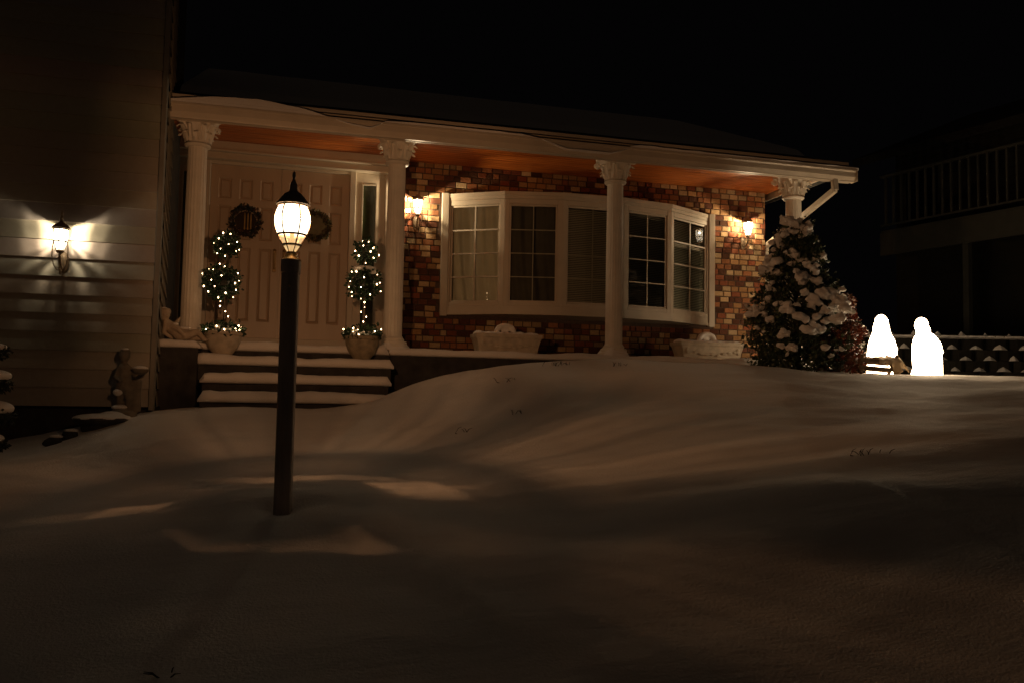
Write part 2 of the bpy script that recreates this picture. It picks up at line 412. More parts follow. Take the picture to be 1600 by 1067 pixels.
# --- ceiling of varnished boards
def wood_mat():
    m, t, b = new_mat('varnished_cedar'); N = t.nodes; L = t.links
    tc = N.new('ShaderNodeTexCoord'); mp = N.new('ShaderNodeMapping'); mp.inputs['Scale'].default_value = (.7, 14, 1)
    nz = N.new('ShaderNodeTexNoise'); nz.inputs['Scale'].default_value = 3; nz.inputs['Detail'].default_value = 8
    L.new(tc.outputs['Object'], mp.inputs[0]); L.new(mp.outputs[0], nz.inputs['Vector'])
    cr = N.new('ShaderNodeValToRGB'); cr.color_ramp.elements[0].position = .3; cr.color_ramp.elements[1].position = .72
    cr.color_ramp.elements[0].color = (.24,.05,.008,1); cr.color_ramp.elements[1].color = (.62,.19,.035,1)
    L.new(nz.outputs[0], cr.inputs[0]); L.new(cr.outputs[0], b.inputs['Base Color'])
    b.inputs['Roughness'].default_value = .3; b.inputs['Specular IOR Level'].default_value = .6
    bp = N.new('ShaderNodeBump'); bp.inputs['Strength'].default_value = .35; bp.inputs['Distance'].default_value = .01
    L.new(nz.outputs[0], bp.inputs['Height']); L.new(bp.outputs[0], b.inputs['Normal'])
    return m
m = MB(); y = 9.53
while y < 11.36:
    m.bbox((-1.55, y, ZS), (7.12, min(y+.085, 11.42), ZS+.03), .005); y += .088
m.build('porch_ceiling', wood_mat(), house, smooth=False)
# --- gutter, fascia
m = MB(); prof = [(9.40,4.335),(9.385,4.335),(9.385,4.315),(9.40,4.30),(9.405,4.24),(9.435,4.195),(9.44,4.18),(9.50,4.18),(9.50,4.335)]
xa, xb = -1.34, 7.235; k = len(prof)
m.add([(x, p[0], p[1]) for x in (xa, xb) for p in prof], [(i, i+1, k+i+1, k+i) for i in range(k-1)] + [tuple(range(k)), tuple(range(k, 2*k))[::-1]])
m.bbox((xb-.004, 9.375, 4.175), (xb+.008, 9.51, 4.345), .002)
gut = m.build('gutter', WHITE, house, smooth=False)
m = MB(); m.bbox((-1.36, 9.502, 4.176), (7.2, 9.528, 4.46), .002); m.bbox((7.16, 9.53, 4.36), (7.19, 17.5, 4.46), .002)
m.build('fascia', WHITE, house, smooth=False)
# downspout
m = MB()
def flat_pipe(m, pts, w=.04, d=.03):
    for a, b in zip(pts, pts[1:]):
        a, b = Vector(a), Vector(b); t = b-a; L = t.length; q = t.to_track_quat('Z', 'X').to_matrix().to_4x4()
        m.bbox((-w, -d, -.012), (w, d, L+.012), .008, Matrix.Translation(a) @ q)
flat_pipe(m, [(6.94,9.46,4.20),(6.95,9.46,4.06),(7.09,11.34,3.62),(7.09,11.36,1.6)])
m.build('downspout', WHITE, house, smooth=False)
# --- roof
m = MB(); A = [(-1.35,9.39,4.37),(7.26,9.39,4.37),(6.60,13.5,6.08),(-1.35,13.5,6.08),(6.60,17.6,4.40),(-1.35,17.6,4.40),(7.26,17.6,4.37)]
m.add(A, [(0,1,2,3),(1,6,2),(3,2,6,5)]); m.add([(a[0],a[1],a[2]-.03) for a in A], [(3,2,1,0),(2,6,1),(5,6,2,3)])
roof = m.build('roof', SHINGLE, house, smooth=False)
lip = [(-1.36,4.36),(-.9,4.43),(-.43,4.456),(0,4.41),(.35,4.34),(.60,4.27),(.80,4.245),(.90,4.30),(.98,4.355),(1.3,4.37),(2.0,4.37),(2.6,4.365),(2.8,4.34),(3.0,4.27),(3.15,4.225),(3.7,4.225),(3.85,4.27),(4.0,4.35),(4.12,4.375),(5,4.37),(7.26,4.365)]
lx = [a[0] for a in lip]; lz = [a[1] for a in lip]
m = MB(); nxn = 240; rows = 35; vs = []
for i in range(nxn+1):
    x = -1.35 + 8.62*i/nxn; zl = float(np.interp(x, lx, lz)) + .006*noise.noise((x*5, 0, 0))
    over = max(0, 4.34-zl)            # where the slab has slid over the gutter
    yf = 9.395 - over*.55 - .01*noise.noise((x*3, 1, 0))
    col = [(x, 9.42, min(zl-.005, 4.333)), (x, yf+.004, min(zl-.012, 4.33)), (x, yf-.006, zl-.004), (x, yf+.015, zl+.008)]
    for j in range(1, rows+1):
        t = j/34; y = 9.42 + t*(13.5-9.42)
        zr = 4.37 + (y-9.39)*.445 + .012 + .03*min(1, t*3) - (.12 if j == 35 else 0) + .006*noise.noise((x*1.7, y*2, 4))*min(1, t*5)
        if j < 9: zr = max(zr*(j/9) + (zl+.01)*(1-j/9), zr if zr < zl else -9)
        xe = 7.27-(y-9.39)*.1606
        col.append((min(x, xe), y, zr - max(0, x-xe)*0))
    vs += col
k = rows+4
m.add(vs, [(i*k+j, (i+1)*k+j, (i+1)*k+j+1, i*k+j+1) for i in range(nxn) for j in range(k-1)])
m.add([(7.27,9.40,4.37),(7.27,17.6,4.37),(6.60,13.6,6.16),(6.6,17.6,4.46),(-1.35,17.6,4.46),(-1.35,13.6,6.16),(7.27,9.40,4.44),(7.27,17.6,4.44)], [(2,3,4,5)])
m.build('snow', SNOW, roof, smooth=50)
# --- columns
def flute(q, z): return 1 - .045*abs(math.sin(q*10))**.6 if .12 < z < 2.22 else 1
cp = MB(); cp.lathe([(.113,.05),(.113,.10),(.111,.13),(.110,1.2),(.104,2.215),(.104,2.24)], n=120, fn=flute)
cm = MB().lathe([(.19,0),(.19,.05),(.165,.055),(.172,.075),(.165,.10),(.135,.105),(.14,.125),(.125,.14),(.115,.16)], n=40)
cm2 = MB(); cm2.lathe([(.106,2.235),(.135,2.245),(.145,2.262),(.135,2.28),(.112,2.29),(.115,2.34),(.14,2.45),(.19,2.53),(.20,2.55)], n=40)
def spiral(cx, cy, cz, dx, dy, r0):
    pts = []
    for i in range(20):
        a = i/19*2.6*PI; r = r0*(1-i/24); pts.append((cx+dx*math.cos(a)*r, cy+dy*math.cos(a)*r, cz+math.sin(a)*r))
    return pts
for q in range(4):                         # corner volutes
    a = PI/4+q*PI/2; dx, dy = math.cos(a), math.sin(a)
    cm2.tube([(dx*.12,dy*.12,2.40),(dx*.17,dy*.17,2.47),(dx*.215,dy*.215,2.525)]+spiral(dx*.225,dy*.225,2.505,dx,dy,.038), [.016]*23, 6)
for ring, (nl, z0, z1, rr, wd) in enumerate([(8,2.29,2.40,.122,.05),(8,2.33,2.48,.135,.05)]):   # acanthus leaves
    for q in range(nl):
        a = 2*PI*(q+.5*ring)/nl; M = Matrix.Rotation(a, 4, 'Z'); vs = []
        for i in range(7):
            t = i/6; z = z0+(z1-z0)*math.sin(min(1, t*1.25)*PI/2); r = rr+.015+.02*t+(.05*max(0, t-.6)/.4); z -= .035*max(0, t-.75)/.25
            w = wd*(1-.6*t**2)*(1+.15*math.sin(i*3))
            vs += [M@Vector((r-.012,-w,z)), M@Vector((r+.008,-w*.45,z)), M@Vector((r-.004,0,z)), M@Vector((r+.008,w*.45,z)), M@Vector((r-.012,w,z))]
        cm2.add(vs, [(i*5+j,i*5+j+1,i*5+5+j+1,i*5+5+j) for i in range(6) for j in range(4)])
for q in range(4):                         # centre rosettes on the abacus
    a = q*PI/2; cm2.ell((math.cos(a)*.185, math.sin(a)*.185, 2.555), .028, 8, 6)
ab = []
for q in range(4):
    a0 = PI/4+q*PI/2
    for t in np.linspace(-.13, 1-.13-.001, 9):
        a = a0+t*PI/2; tt = ((t+.5) % 1)-.5; cc = .245-.075*(1-(abs(abs(tt)-.5)*0+min(1, abs(tt)*2)-1)**2)
        ab.append((math.cos(a)*cc, math.sin(a)*cc))
n = len(ab); cm2.add([(x,y,2.555) for x,y in ab]+[(x*1.03,y*1.03,2.60) for x,y in ab]+[(x*1.03,y*1.03,2.662) for x,y in ab],
    [(i,(i+1)%n,n+(i+1)%n,n+i) for i in range(n)]+[(n+i,n+(i+1)%n,2*n+(i+1)%n,2*n+i) for i in range(n)]+[tuple(range(n))[::-1]])
for i_, v_ in enumerate(cm2.v):
    q_ = 1+.14*max(0, min(1, (v_[2]-2.34)/.15)); cm2.v[i_] = (v_[0]*q_, v_[1]*q_, v_[2])
m_sh, m_ba, m_ca = cp.mesh('column', COLUMN, 30), cm.mesh('column_base', COLUMN, 40), cm2.mesh('capital', COLUMN, 50)
sb = MB().lathe([(.225,-.01),(.21,.02),(.18,.06),(.15,.10),(.115,.13)], n=32, fn=lambda q, z: 1+.10*math.sin(q*3+1)*.5+.06*math.sin(q*5))
m_sn = sb.mesh('snow', SNOWS, True)
for i, x in enumerate((-1.085, 1.195, 4.035, 6.68)):
    c = bpy.data.objects.new('column', m_sh); COL.objects.link(c); c.parent = house; c.location = Vector((x, 10.0, ZF+.055)) - house.location
    for nm, me in (('column_base', m_ba), ('capital', m_ca), ('snow', m_sn)):
        o = bpy.data.objects.new(nm, me); COL.objects.link(o); o.parent = c
        if nm == 'snow': o.scale = (1, 1, .8 + .1*i)
    c['label'] = ['fluted white column nearest the grey siding','fluted white column between the doors and the brick wall','fluted white column in front of the bay window','fluted white column at the porch end behind the snowy shrub'][i]
# --- door wall
YD = 11.30
m = MB(); m.box((-1.62,YD+.02,.9),(1.32,YD+.15,ZS+.1)); m.build('door_wall', WHITE, house, smooth=False)
m = MB(); m.bbox((-1.56,11.14,4.215),(1.30,11.318,4.30),.004); m.bbox((-1.56,11.09,4.30),(1.30,11.318,4.335),.008); m.bbox((-1.56,11.12,4.335),(1.30,11.318,4.44),.003)
m.bbox((-1.53,11.25,1.93),(-1.47,11.319,4.215),.004); m.bbox((-1.13,11.235,1.93),(-1.05,11.319,4.215),.006); m.bbox((.72,11.235,1.93),(.80,11.319,4.215),.006); m.bbox((1.20,11.25,1.93),(1.31,11.319,4.215),.004)
m.bbox((-1.50,11.10,1.80),(1.26,11.319,1.925),.006); m.bbox((-1.05,11.24,4.17),(.72,11.319,4.214),.004)
m.build('door_frame', WHITE, house, smooth=False)
def panel(m, x0, x1, z0, z1, y):
    e = .022
    m.add([(x0,y,z0),(x1,y,z0),(x1,y,z1),(x0,y,z1),(x0+e,y+.016,z0+e),(x1-e,y+.016,z0+e),(x1-e,y+.016,z1-e),(x0+e,y+.016,z1-e),
           (x0+e*1.8,y+.003,z0+e*1.8),(x1-e*1.8,y+.003,z0+e*1.8),(x1-e*1.8,y+.003,z1-e*1.8),(x0+e*1.8,y+.003,z1-e*1.8)],
          [(0,1,5,4),(1,2,6,5),(2,3,7,6),(3,0,4,7),(4,5,9,8),(5,6,10,9),(6,7,11,10),(7,4,8,11),(8,9,10,11)])
def door(x0, x1):
    m = MB(); y = 11.262; w = x1-x0; xs = [x0]; st = .095; pw = (w-4*st)/3
    cols = [(x0+st+i*(pw+st), x0+st+i*(pw+st)+pw) for i in range(3)]; rws = [(2.14,3.10),(3.20,3.64),(3.73,4.0)]
    zs = [1.935]+[q for r in rws for q in r]+[4.168]; xq = [x0]+[q for c in cols for q in c]+[x1]
    for i in range(len(xq)-1):
        for j in range(len(zs)-1):
            if i % 2 and j % 2: panel(m, xq[i], xq[i+1], zs[j], zs[j+1], y)
            else: m.add([(xq[i],y,zs[j]),(xq[i+1],y,zs[j]),(xq[i+1],y,zs[j+1]),(xq[i],y,zs[j+1])], [(0,1,2,3)])
    m.box((x0,y+.02,1.935),(x1,y+.055,4.168)); m.box((x0-.001,y,1.935),(x0,y+.05,4.168)); m.box((x1,y,1.935),(x1+.001,y+.05,4.168))
    return m.build('door', DOORP, house, smooth=False)
d1 = door(-1.045, -.172); d2 = door(-.160, .715)
for d, x in ((d1, -.225), (d2, -.105)):
    h = MB(); h.bbox((x-.022,11.248,2.80),(x+.022,11.262,3.10),.004); h.tube([(x,11.25,3.04),(x,11.20,3.04),(x,11.185,2.98),(x,11.185,2.90),(x,11.21,2.85),(x,11.25,2.84)],.009,8); h.ell((x,11.225,3.085),(.02,.025,.02))
    h.build('handle', mat('aged_brass', (.30,.20,.09), .45, .2, 20, .2, 80, metal=.5), d)
SG = mat('sidelight_glass', (.035,.042,.018), .08, .3, 9, spec=.6)
for xa, xb, gx0, gx1 in ((-1.47,-1.13,-1.38,-1.22),(.80,1.20,.90,1.07)):
    m = MB(); y = 11.275; xq = [xa,gx0,gx1,xb]; zq = [1.93,2.12,4.05,4.214]
    for i in range(3):
        for j in range(3):
            if i == 1 and j == 1: continue
            m.bbox((xq[i],y,zq[j]),(xq[i+1],y+.04,zq[j+1]),.0015)
    m.bbox((gx0-.02,y-.012,2.10),(gx0,y,4.07),.003); m.bbox((gx1,y-.012,2.10),(gx1+.02,y,4.07),.003); m.bbox((gx0,y-.012,4.05),(gx1,y,4.07),.003); m.bbox((gx0,y-.012,2.10),(gx1,y,2.12),.003)
    sl = m.build('sidelight', WHITE, house, smooth=False)
    MB().box((gx0,y+.02,2.12),(gx1,y+.03,4.05)).build('pane', SG, sl, smooth=False)
# --- bow window
BP = [(2.05,11.29),(2.775,10.86),(3.545,10.68),(4.45,10.68),(5.235,10.83),(6.09,11.29)]
ZB0, ZB1 = 2.34, 4.0
def prism(m, poly, z0, z1):
    n = len(poly); m.add([(x,y,z0) for x,y in poly]+[(x,y,z1) for x,y in poly], [(i,(i+1)%n,n+(i+1)%n,n+i) for i in range(n)]+[tuple(range(n))[::-1], tuple(n+i for i in range(n))])
def grow(P, d):
    c = [(P[0][0]-d*1.0, P[0][1])]
    for i in range(1, len(P)-1): c.append((P[i][0]+(-d*.3 if i < 2 else d*.3 if i > 3 else 0), P[i][1]-d))
    c.append((P[-1][0]+d*1.0, P[-1][1])); return c
m = MB(); prism(m, grow(BP, .03), ZB1-.03, ZB1+.02); prism(m, grow(BP, .015), ZB1-.075, ZB1-.03); prism(m, grow(BP, .035), ZB0, ZB0+.04); prism(m, grow(BP, .012), ZB0+.04, ZB0+.12)
m.bbox((1.98,11.24,ZB0-.02),(2.075,11.298,ZB1+.03),.004); m.bbox((6.065,11.24,ZB0-.02),(6.16,11.298,ZB1+.03),.004)
bay = m.build('bay_window', WHITE, house, smooth=False)
bay['label'] = 'bow window of five tall sashes with white trim'
CURT = mat('curtain_cloth', (.85,.82,.64), .9, .06, 5, .2, 40)
BLIND = mat('blind_slats', (.62,.57,.42), .6, .06, 5)
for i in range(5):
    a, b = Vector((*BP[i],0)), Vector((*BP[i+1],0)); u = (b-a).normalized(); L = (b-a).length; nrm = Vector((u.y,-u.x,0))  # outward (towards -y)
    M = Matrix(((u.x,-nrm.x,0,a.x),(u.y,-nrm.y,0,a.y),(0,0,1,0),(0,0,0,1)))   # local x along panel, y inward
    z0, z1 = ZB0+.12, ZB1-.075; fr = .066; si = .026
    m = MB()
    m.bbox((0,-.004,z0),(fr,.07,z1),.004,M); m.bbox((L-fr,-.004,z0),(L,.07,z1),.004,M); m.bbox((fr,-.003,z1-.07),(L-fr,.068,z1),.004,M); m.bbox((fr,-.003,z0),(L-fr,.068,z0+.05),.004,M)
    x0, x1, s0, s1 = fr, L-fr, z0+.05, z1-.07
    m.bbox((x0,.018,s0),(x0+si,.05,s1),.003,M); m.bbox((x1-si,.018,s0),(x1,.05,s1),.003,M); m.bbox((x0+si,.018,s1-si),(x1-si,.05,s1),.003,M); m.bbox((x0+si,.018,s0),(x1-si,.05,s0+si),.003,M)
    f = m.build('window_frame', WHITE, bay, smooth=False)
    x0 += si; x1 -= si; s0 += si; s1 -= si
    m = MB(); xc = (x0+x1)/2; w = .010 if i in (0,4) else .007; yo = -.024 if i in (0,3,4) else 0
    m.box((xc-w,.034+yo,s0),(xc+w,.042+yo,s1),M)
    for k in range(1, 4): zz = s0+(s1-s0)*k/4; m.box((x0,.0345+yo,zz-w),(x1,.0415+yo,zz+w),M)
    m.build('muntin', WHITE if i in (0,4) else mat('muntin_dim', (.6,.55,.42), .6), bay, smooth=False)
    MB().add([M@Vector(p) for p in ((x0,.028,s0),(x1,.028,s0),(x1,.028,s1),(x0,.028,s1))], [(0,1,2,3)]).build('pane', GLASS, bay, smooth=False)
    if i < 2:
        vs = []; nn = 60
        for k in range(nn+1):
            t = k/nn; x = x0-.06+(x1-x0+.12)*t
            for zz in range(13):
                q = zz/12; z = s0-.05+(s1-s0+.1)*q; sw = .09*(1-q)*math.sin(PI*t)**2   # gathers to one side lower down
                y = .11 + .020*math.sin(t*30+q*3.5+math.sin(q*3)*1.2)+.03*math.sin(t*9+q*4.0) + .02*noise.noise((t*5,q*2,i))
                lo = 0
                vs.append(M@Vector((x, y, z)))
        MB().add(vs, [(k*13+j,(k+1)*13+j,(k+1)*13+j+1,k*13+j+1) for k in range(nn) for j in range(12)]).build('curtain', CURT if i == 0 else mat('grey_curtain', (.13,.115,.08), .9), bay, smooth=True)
    else:
        m = MB(); z = s0+.01
        while z < s1-.02:
            m.add([M@Vector(p) for p in ((x0-.01,.050,z),(x1+.02,.050,z),(x1+.02,.061,z+.018),(x0-.02,.061,z+.018))], [(0,1,2,3)]); z += .0245
        m.build('blind', BLIND, bay, smooth=False)

# ------------------------------------------------------------ wall lanterns
LW = (1.0, .75, .44)
def make_lantern():
    t = thing('wall_lantern', (0,0,0), 'x', 'lantern', 'matching wall lanterns around the porch')
    cy = -.15                                   # lantern axis in front of the wall (wall at y=0)
    m = MB(); m.lathe([(.001,.60),(.006,.585),(.009,.575),(.004,.56),(.007,.54),(.016,.525),(.012,.505),(.018,.49),(.034,.475),(.062,.455),(.080,.432),(.082,.424),(.070,.422)], (0,cy,0), 24); m.build('hood', BRONZE, t)
    m = MB(); 
    for k in range(6):
        a = PI/6+k*PI/3; m.tube([(.062*math.cos(a),cy+.062*math.sin(a),.424),(.064*math.cos(a),cy+.064*math.sin(a),.36),(.060*math.cos(a),cy+.060*math.sin(a),.30),(.030*math.cos(a),cy+.030*math.sin(a),.215)], .0045, 6)
    m.lathe([(.058,.296),(.066,.298),(.066,.306),(.058,.308),(.058,.296)], (0,cy,0), 24, caps=False); m.lathe([(.060,.41),(.066,.412),(.066,.42),(.058,.422),(.060,.41)], (0,cy,0), 24, caps=False)
    m.lathe([(.012,.19),(.03,.20),(.036,.215),(.03,.225),(.01,.226)], (0,cy,0), 20); m.build('cage', BRONZE, t)
    m = MB(); m.lathe([(.058,.41),(.061,.36),(.057,.308)], (0,cy,0), 24, caps=False); m.lathe([(.055,.296),(.029,.224)], (0,cy,0), 24, caps=False); m.build('glass', PANEG, t, smooth=True)
    MB().ell((0,cy,.365), (.016,.016,.026)).build('bulb', emis('bulb_glow', (1,.9,.7), 60, .9), t)
    m = MB(); m.tube([(0,cy,.195),(0,cy,.17),(0,cy+.01,.13),(0,cy+.035,.09),(0,cy+.08,.065),(0,cy+.125,.075),(0,cy+.14,.11)], [.012,.008,.011,.011,.011,.01,.01], 10)
    m.ell((0,cy,.155),(.014,.014,.018)); m.ell((0,cy+.02,.055),(.01,.01,.02))
    for s in (-1, 1):                           # lyre shaped side bars
        m.tube([(s*.058,cy,.30),(s*.066,cy,.24),(s*.066,cy+.005,.16),(s*.055,cy+.02,.09),(s*.03,cy+.04,.045),(0,cy+.06,.035)], .0055, 8)
    m.ell((0,cy+.05,.02),(.012,.012,.022)); m.build('bracket', BRONZE, t)
    m = MB(); m.ell((0,-.006,.13),(.045,.014,.10), 20, 12); m.ell((0,-.016,.13),(.028,.012,.07), 16, 10); m.build('back_plate', BRONZE, t)
    pt = point('lamp', (0,cy,.372), 26, LW, t, .010)
    # cut glass panes: two brighter lobes beside the lantern, weaker straight behind it, streaks below
    pt.data.use_nodes = True; T = pt.data.node_tree; NN = T.nodes
    def mm(op, a, b=None, c=None, clamp=False):
        n = NN.new('ShaderNodeMath'); n.operation = op; n.use_clamp = clamp
        for i, v in enumerate((a, b, c)):
            if v is None: continue
            if isinstance(v, (int, float)): n.inputs[i].default_value = v
            else: T.links.new(v, n.inputs[i])
        return n.outputs[0]
    tc_ = NN.new('ShaderNodeTexCoord'); sx_ = NN.new('ShaderNodeSeparateXYZ'); T.links.new(tc_.outputs['Normal'], sx_.inputs[0])
    az_ = mm('DIVIDE', mm('ABSOLUTE', mm('ARCTAN2', sx_.outputs['X'], sx_.outputs['Y'])), PI)
    ra = NN.new('ShaderNodeValToRGB'); T.links.new(az_, ra.inputs[0]); ra.color_ramp.interpolation = 'EASE'; e_ = ra.color_ramp.elements
    e_[0].color = (.30,.30,.30,1); e_[1].color = (.6,.6,.6,1)
    for a_, v in ((18,.32),(25,1.5),(50,1.9),(62,1.7),(69,.26),(90,.30),(110,.5)):
        q_ = e_.new(a_/180); q_.color = (v,v,v,1)
    re = NN.new('ShaderNodeValToRGB'); T.links.new(mm('MULTIPLY_ADD', sx_.outputs['Z'], .5, .5), re.inputs[0]); e_ = re.color_ramp.elements
    e_[0].color = (.25,.25,.25,1); e_[1].color = (2,2,2,1)
    for a_, v in ((-65,.35),(-46,.35),(-33,.8),(-22,1.0),(12,1.0),(28,1.8)):
        q_ = e_.new(.5+.5*math.sin(R(a_))); q_.color = (v,v,v,1)
    st = mm('MULTIPLY_ADD', mm('COSINE', mm('MULTIPLY', mm('ARCTAN2', sx_.outputs['X'], mm('ABSOLUTE', sx_.outputs['Z'])), 16.0)), .45, .6)
    lowm = mm('DIVIDE', mm('SUBTRACT', -.40, sx_.outputs['Z']), .15, clamp=True)
    stv = mm('ADD', mm('MULTIPLY', st, lowm), mm('SUBTRACT', 1.0, lowm))
    T.links.new(mm('MULTIPLY', mm('MULTIPLY', ra.outputs[0], re.outputs[0]), stv), NN['Emission'].inputs['Strength'])
    return t
LH = [((-2.093, 8.68, 2.315), 31), ((1.625, 11.285, 3.455), 135), ((6.655, 11.285, 3.50), 105)]
ll = ['lit bronze wall lantern on the grey clapboard wing', 'lit bronze wall lantern on brick between the door and the bow window', 'lit bronze wall lantern on brick by the snowy shrub']
w0 = make_lantern()
lans = [w0, copy_tree(w0), copy_tree(w0)]
for o, (loc, wt), lb in zip(lans, LH, ll): o.location = loc; o['label'] = lb
lans[0].scale = (1, 1, 1)
for o, (loc, wt) in zip(lans, LH):
    for ch in o.children:
        if ch.type == 'LIGHT':
            ch.data = ch.data.copy(); ch.data.energy = wt
            if o is lans[0]: ch.data.color = (1.0, .83, .57)
            else:
                rp = [n for n in ch.data.node_tree.nodes if n.type == 'VALTORGB'][0].color_ramp.elements
                for e_, v in zip(sorted(rp, key=lambda q: q.position), (.62,.62,.95,1.05,1.0,.55,.5,.55,.6)): e_.color = (v,v,v,1)

# ------------------------------------------------------------ post lantern
PX, PY = -.005, 4.525
post = thing('lamp_post', (PX, PY, .60), 'lit lantern on a square dark wooden post standing in the front snow', 'lamp post')
m = MB(); M = Matrix.Translation((PX,PY,0)) @ Matrix.Rotation(R(-8), 4, 'Z')
m.bbox((-.042,-.042,.45),(.042,.042,1.972),.006,M); m.bbox((-.046,-.046,1.90),(.046,.046,1.973),.004,M); pm = m.build('post', POSTM, post, smooth=False)
MB().tube([(PX-.004,PY-.049,1.83),(PX-.004,PY-.043,1.83)], .006, 8).build('screw', BRASS, pm)
m = MB(); m.lathe([(.001,2.452),(.007,2.44),(.010,2.425),(.006,2.41),(.011,2.395),(.019,2.375),(.021,2.345),(.026,2.338),(.046,2.325),(.066,2.30),(.082,2.278),(.088,2.272),(.088,2.266),(.075,2.262)], (PX,PY,0), 40); m.build('hood', BRONZE, post)
AZ0 = R(85)     # panel centres every 60 degrees from here, ribs between them
gp = [(.073,2.258),(.083,2.235),(.0905,2.205),(.0915,2.18),(.088,2.15),(.080,2.125),(.074,2.108)]
m = MB()
for k in range(6):
    a = AZ0+PI/6+k*PI/3; m.tube([(PX+(r+.001)*math.cos(a),PY+(r+.001)*math.sin(a),z) for r, z in gp]+[(PX+.046*math.cos(a),PY+.046*math.sin(a),2.055)], .0042, 6)
m.lathe([(.070,2.256),(.079,2.257),(.079,2.266),(.070,2.267),(.070,2.256)], (PX,PY,0), 36, caps=False); m.lathe([(.071,2.100),(.079,2.101),(.079,2.110),(.071,2.111),(.071,2.100)], (PX,PY,0), 36, caps=False)
m.lathe([(.030,2.046),(.050,2.048),(.052,2.056),(.030,2.058),(.030,2.046)], (PX,PY,0), 36, caps=False); m.build('cage', BRONZE, post)
MB().lathe(gp, (PX,PY,0), 48, caps=False).build('glass', PANEP, post, smooth=True)
MB().lathe([(.068,2.10),(.044,2.058)], (PX,PY,0), 6, caps=False, ph=AZ0+PI/6).lathe([(.043,2.046),(.022,2.014)], (PX,PY,0), 6, caps=False, ph=AZ0+PI/6).build('lower_glass', LOWG, post, smooth=False)
MB().ell((PX,PY,2.18),(.026,.026,.04)).build('bulb', emis('post_bulb_glow', (1,.9,.7), 60, .9), post)
m = MB(); m.lathe([(.019,2.018),(.026,2.015),(.024,2.008),(.028,2.0),(.036,1.985),(.046,1.976),(.052,1.973)], (PX,PY,0), 32, caps=False)
for k in range(6):
    a = AZ0+PI/6+k*PI/3; m.tube([(PX+.044*math.cos(a),PY+.044*math.sin(a),2.047),(PX+.022*math.cos(a),PY+.022*math.sin(a),2.014)], .003, 6)
m.lathe([(.011,2.15),(.011,2.02)], (PX,PY,0), 12); m.build('fitter', BRASS, post)
# collar of snow pushed up round the foot
pl = point('lamp', (PX, PY, 2.185), 330, (1.0, .47, .20), post, .012)
# beveled glass throws the light out unevenly: little of it steeply down, brighter lobes through each pane
L_ = pl.data; L_.use_nodes = True; t = L_.node_tree; N = t.nodes; K = t.links
em = N['Emission']
tc = N.new('ShaderNodeTexCoord'); sp = N.new('ShaderNodeSeparateXYZ'); K.new(tc.outputs['Normal'], sp.inputs[0])
def mth(op, a, b=None, c=None, clamp=False):
    n = N.new('ShaderNodeMath'); n.operation = op; n.use_clamp = clamp
    for i, v in enumerate((a, b, c)):
        if v is None: continue
        if isinstance(v, (int, float)): n.inputs[i].default_value = v
        else: K.new(v, n.inputs[i])
    return n.outputs[0]
SGN = 1.0
zc = mth('MULTIPLY', sp.outputs['Z'], SGN); az = mth('ARCTAN2', mth('MULTIPLY', sp.outputs['Y'], SGN), mth('MULTIPLY', sp.outputs['X'], SGN))
elr = N.new('ShaderNodeValToRGB'); K.new(mth('MULTIPLY_ADD', zc, .5, .5), elr.inputs[0])
cr = elr.color_ramp; cr.interpolation = 'EASE'
def sset(el, v):
    e_ = cr.elements.new(.5+.5*math.sin(R(el))); e_.color = (v,v,v,1)
cr.elements[0].color = (.03,.03,.03,1); cr.elements[1].color = (.12,.12,.12,1)
for el, v in ((-62,.022),(-47,.03),(-43,.11),(-38,.15),(-31,.20),(-25,.27),(-20,.34),(-14,.43),(-8,.85),(0,1.0),(22,1.0),(25,.55),(27,.25),(32,.12)): sset(el, v)
nzt = N.new('ShaderNodeTexNoise'); nzt.inputs['Scale'].default_value = 7; nzt.inputs['Detail'].default_value = 3; K.new(tc.outputs['Normal'], nzt.inputs['Vector'])
wob = mth('SUBTRACT', nzt.outputs[0], .5)
nz2 = N.new('ShaderNodeTexNoise'); nz2.inputs['Scale'].default_value = 26; nz2.inputs['Detail'].default_value = 2; K.new(tc.outputs['Normal'], nz2.inputs['Vector'])
wo2 = mth('SUBTRACT', nz2.outputs[0], .5)
def az_ramp(stops):
    r_ = N.new('ShaderNodeValToRGB'); r_.color_ramp.interpolation = 'EASE'; e = r_.color_ramp.elements
    K.new(mth('ADD', mth('MULTIPLY_ADD', az, 1/(2*PI), .5), mth('MULTIPLY', wob, .03)), r_.inputs[0])
    v0 = stops[0][1]; e[0].color = (v0,v0,v0,1); e[1].color = (v0,v0,v0,1)
    for a_, v in stops[1:]:
        q_ = e.new(a_/360+.5); q_.color = (v,v,v,1)
    return r_.outputs[0]
az_low = az_ramp([(-180,.45),(-160,.14),(-120,.10),(-80,.10),(-58,.16),(-46,.55),(-36,.50),(-26,.03),(-15,.03),(-6,.45),(1,1.15),(10,1.15),(22,.75),(33,.95),(39,.55),(44,.24),(50,.24),(55,.78),(62,1.0),(80,.88),(94,.78),(108,.85),(123,.34),(132,.80),(148,.5),(165,.25)])
az_high = az_ramp([(-180,.25),(-160,.2),(-30,.3),(-8,.6),(8,.8),(22,1.0),(45,1.1),(60,1.05),(104,1.0),(111,.5),(116,.14),(150,.14)])
hi = mth('DIVIDE', mth('ADD', zc, .24), .12, clamp=True)
azm = mth('ADD', mth('MULTIPLY', az_low, mth('SUBTRACT', 1.0, hi)), mth('MULTIPLY', az_high, hi))
main = mth('MULTIPLY', elr.outputs[0], azm)
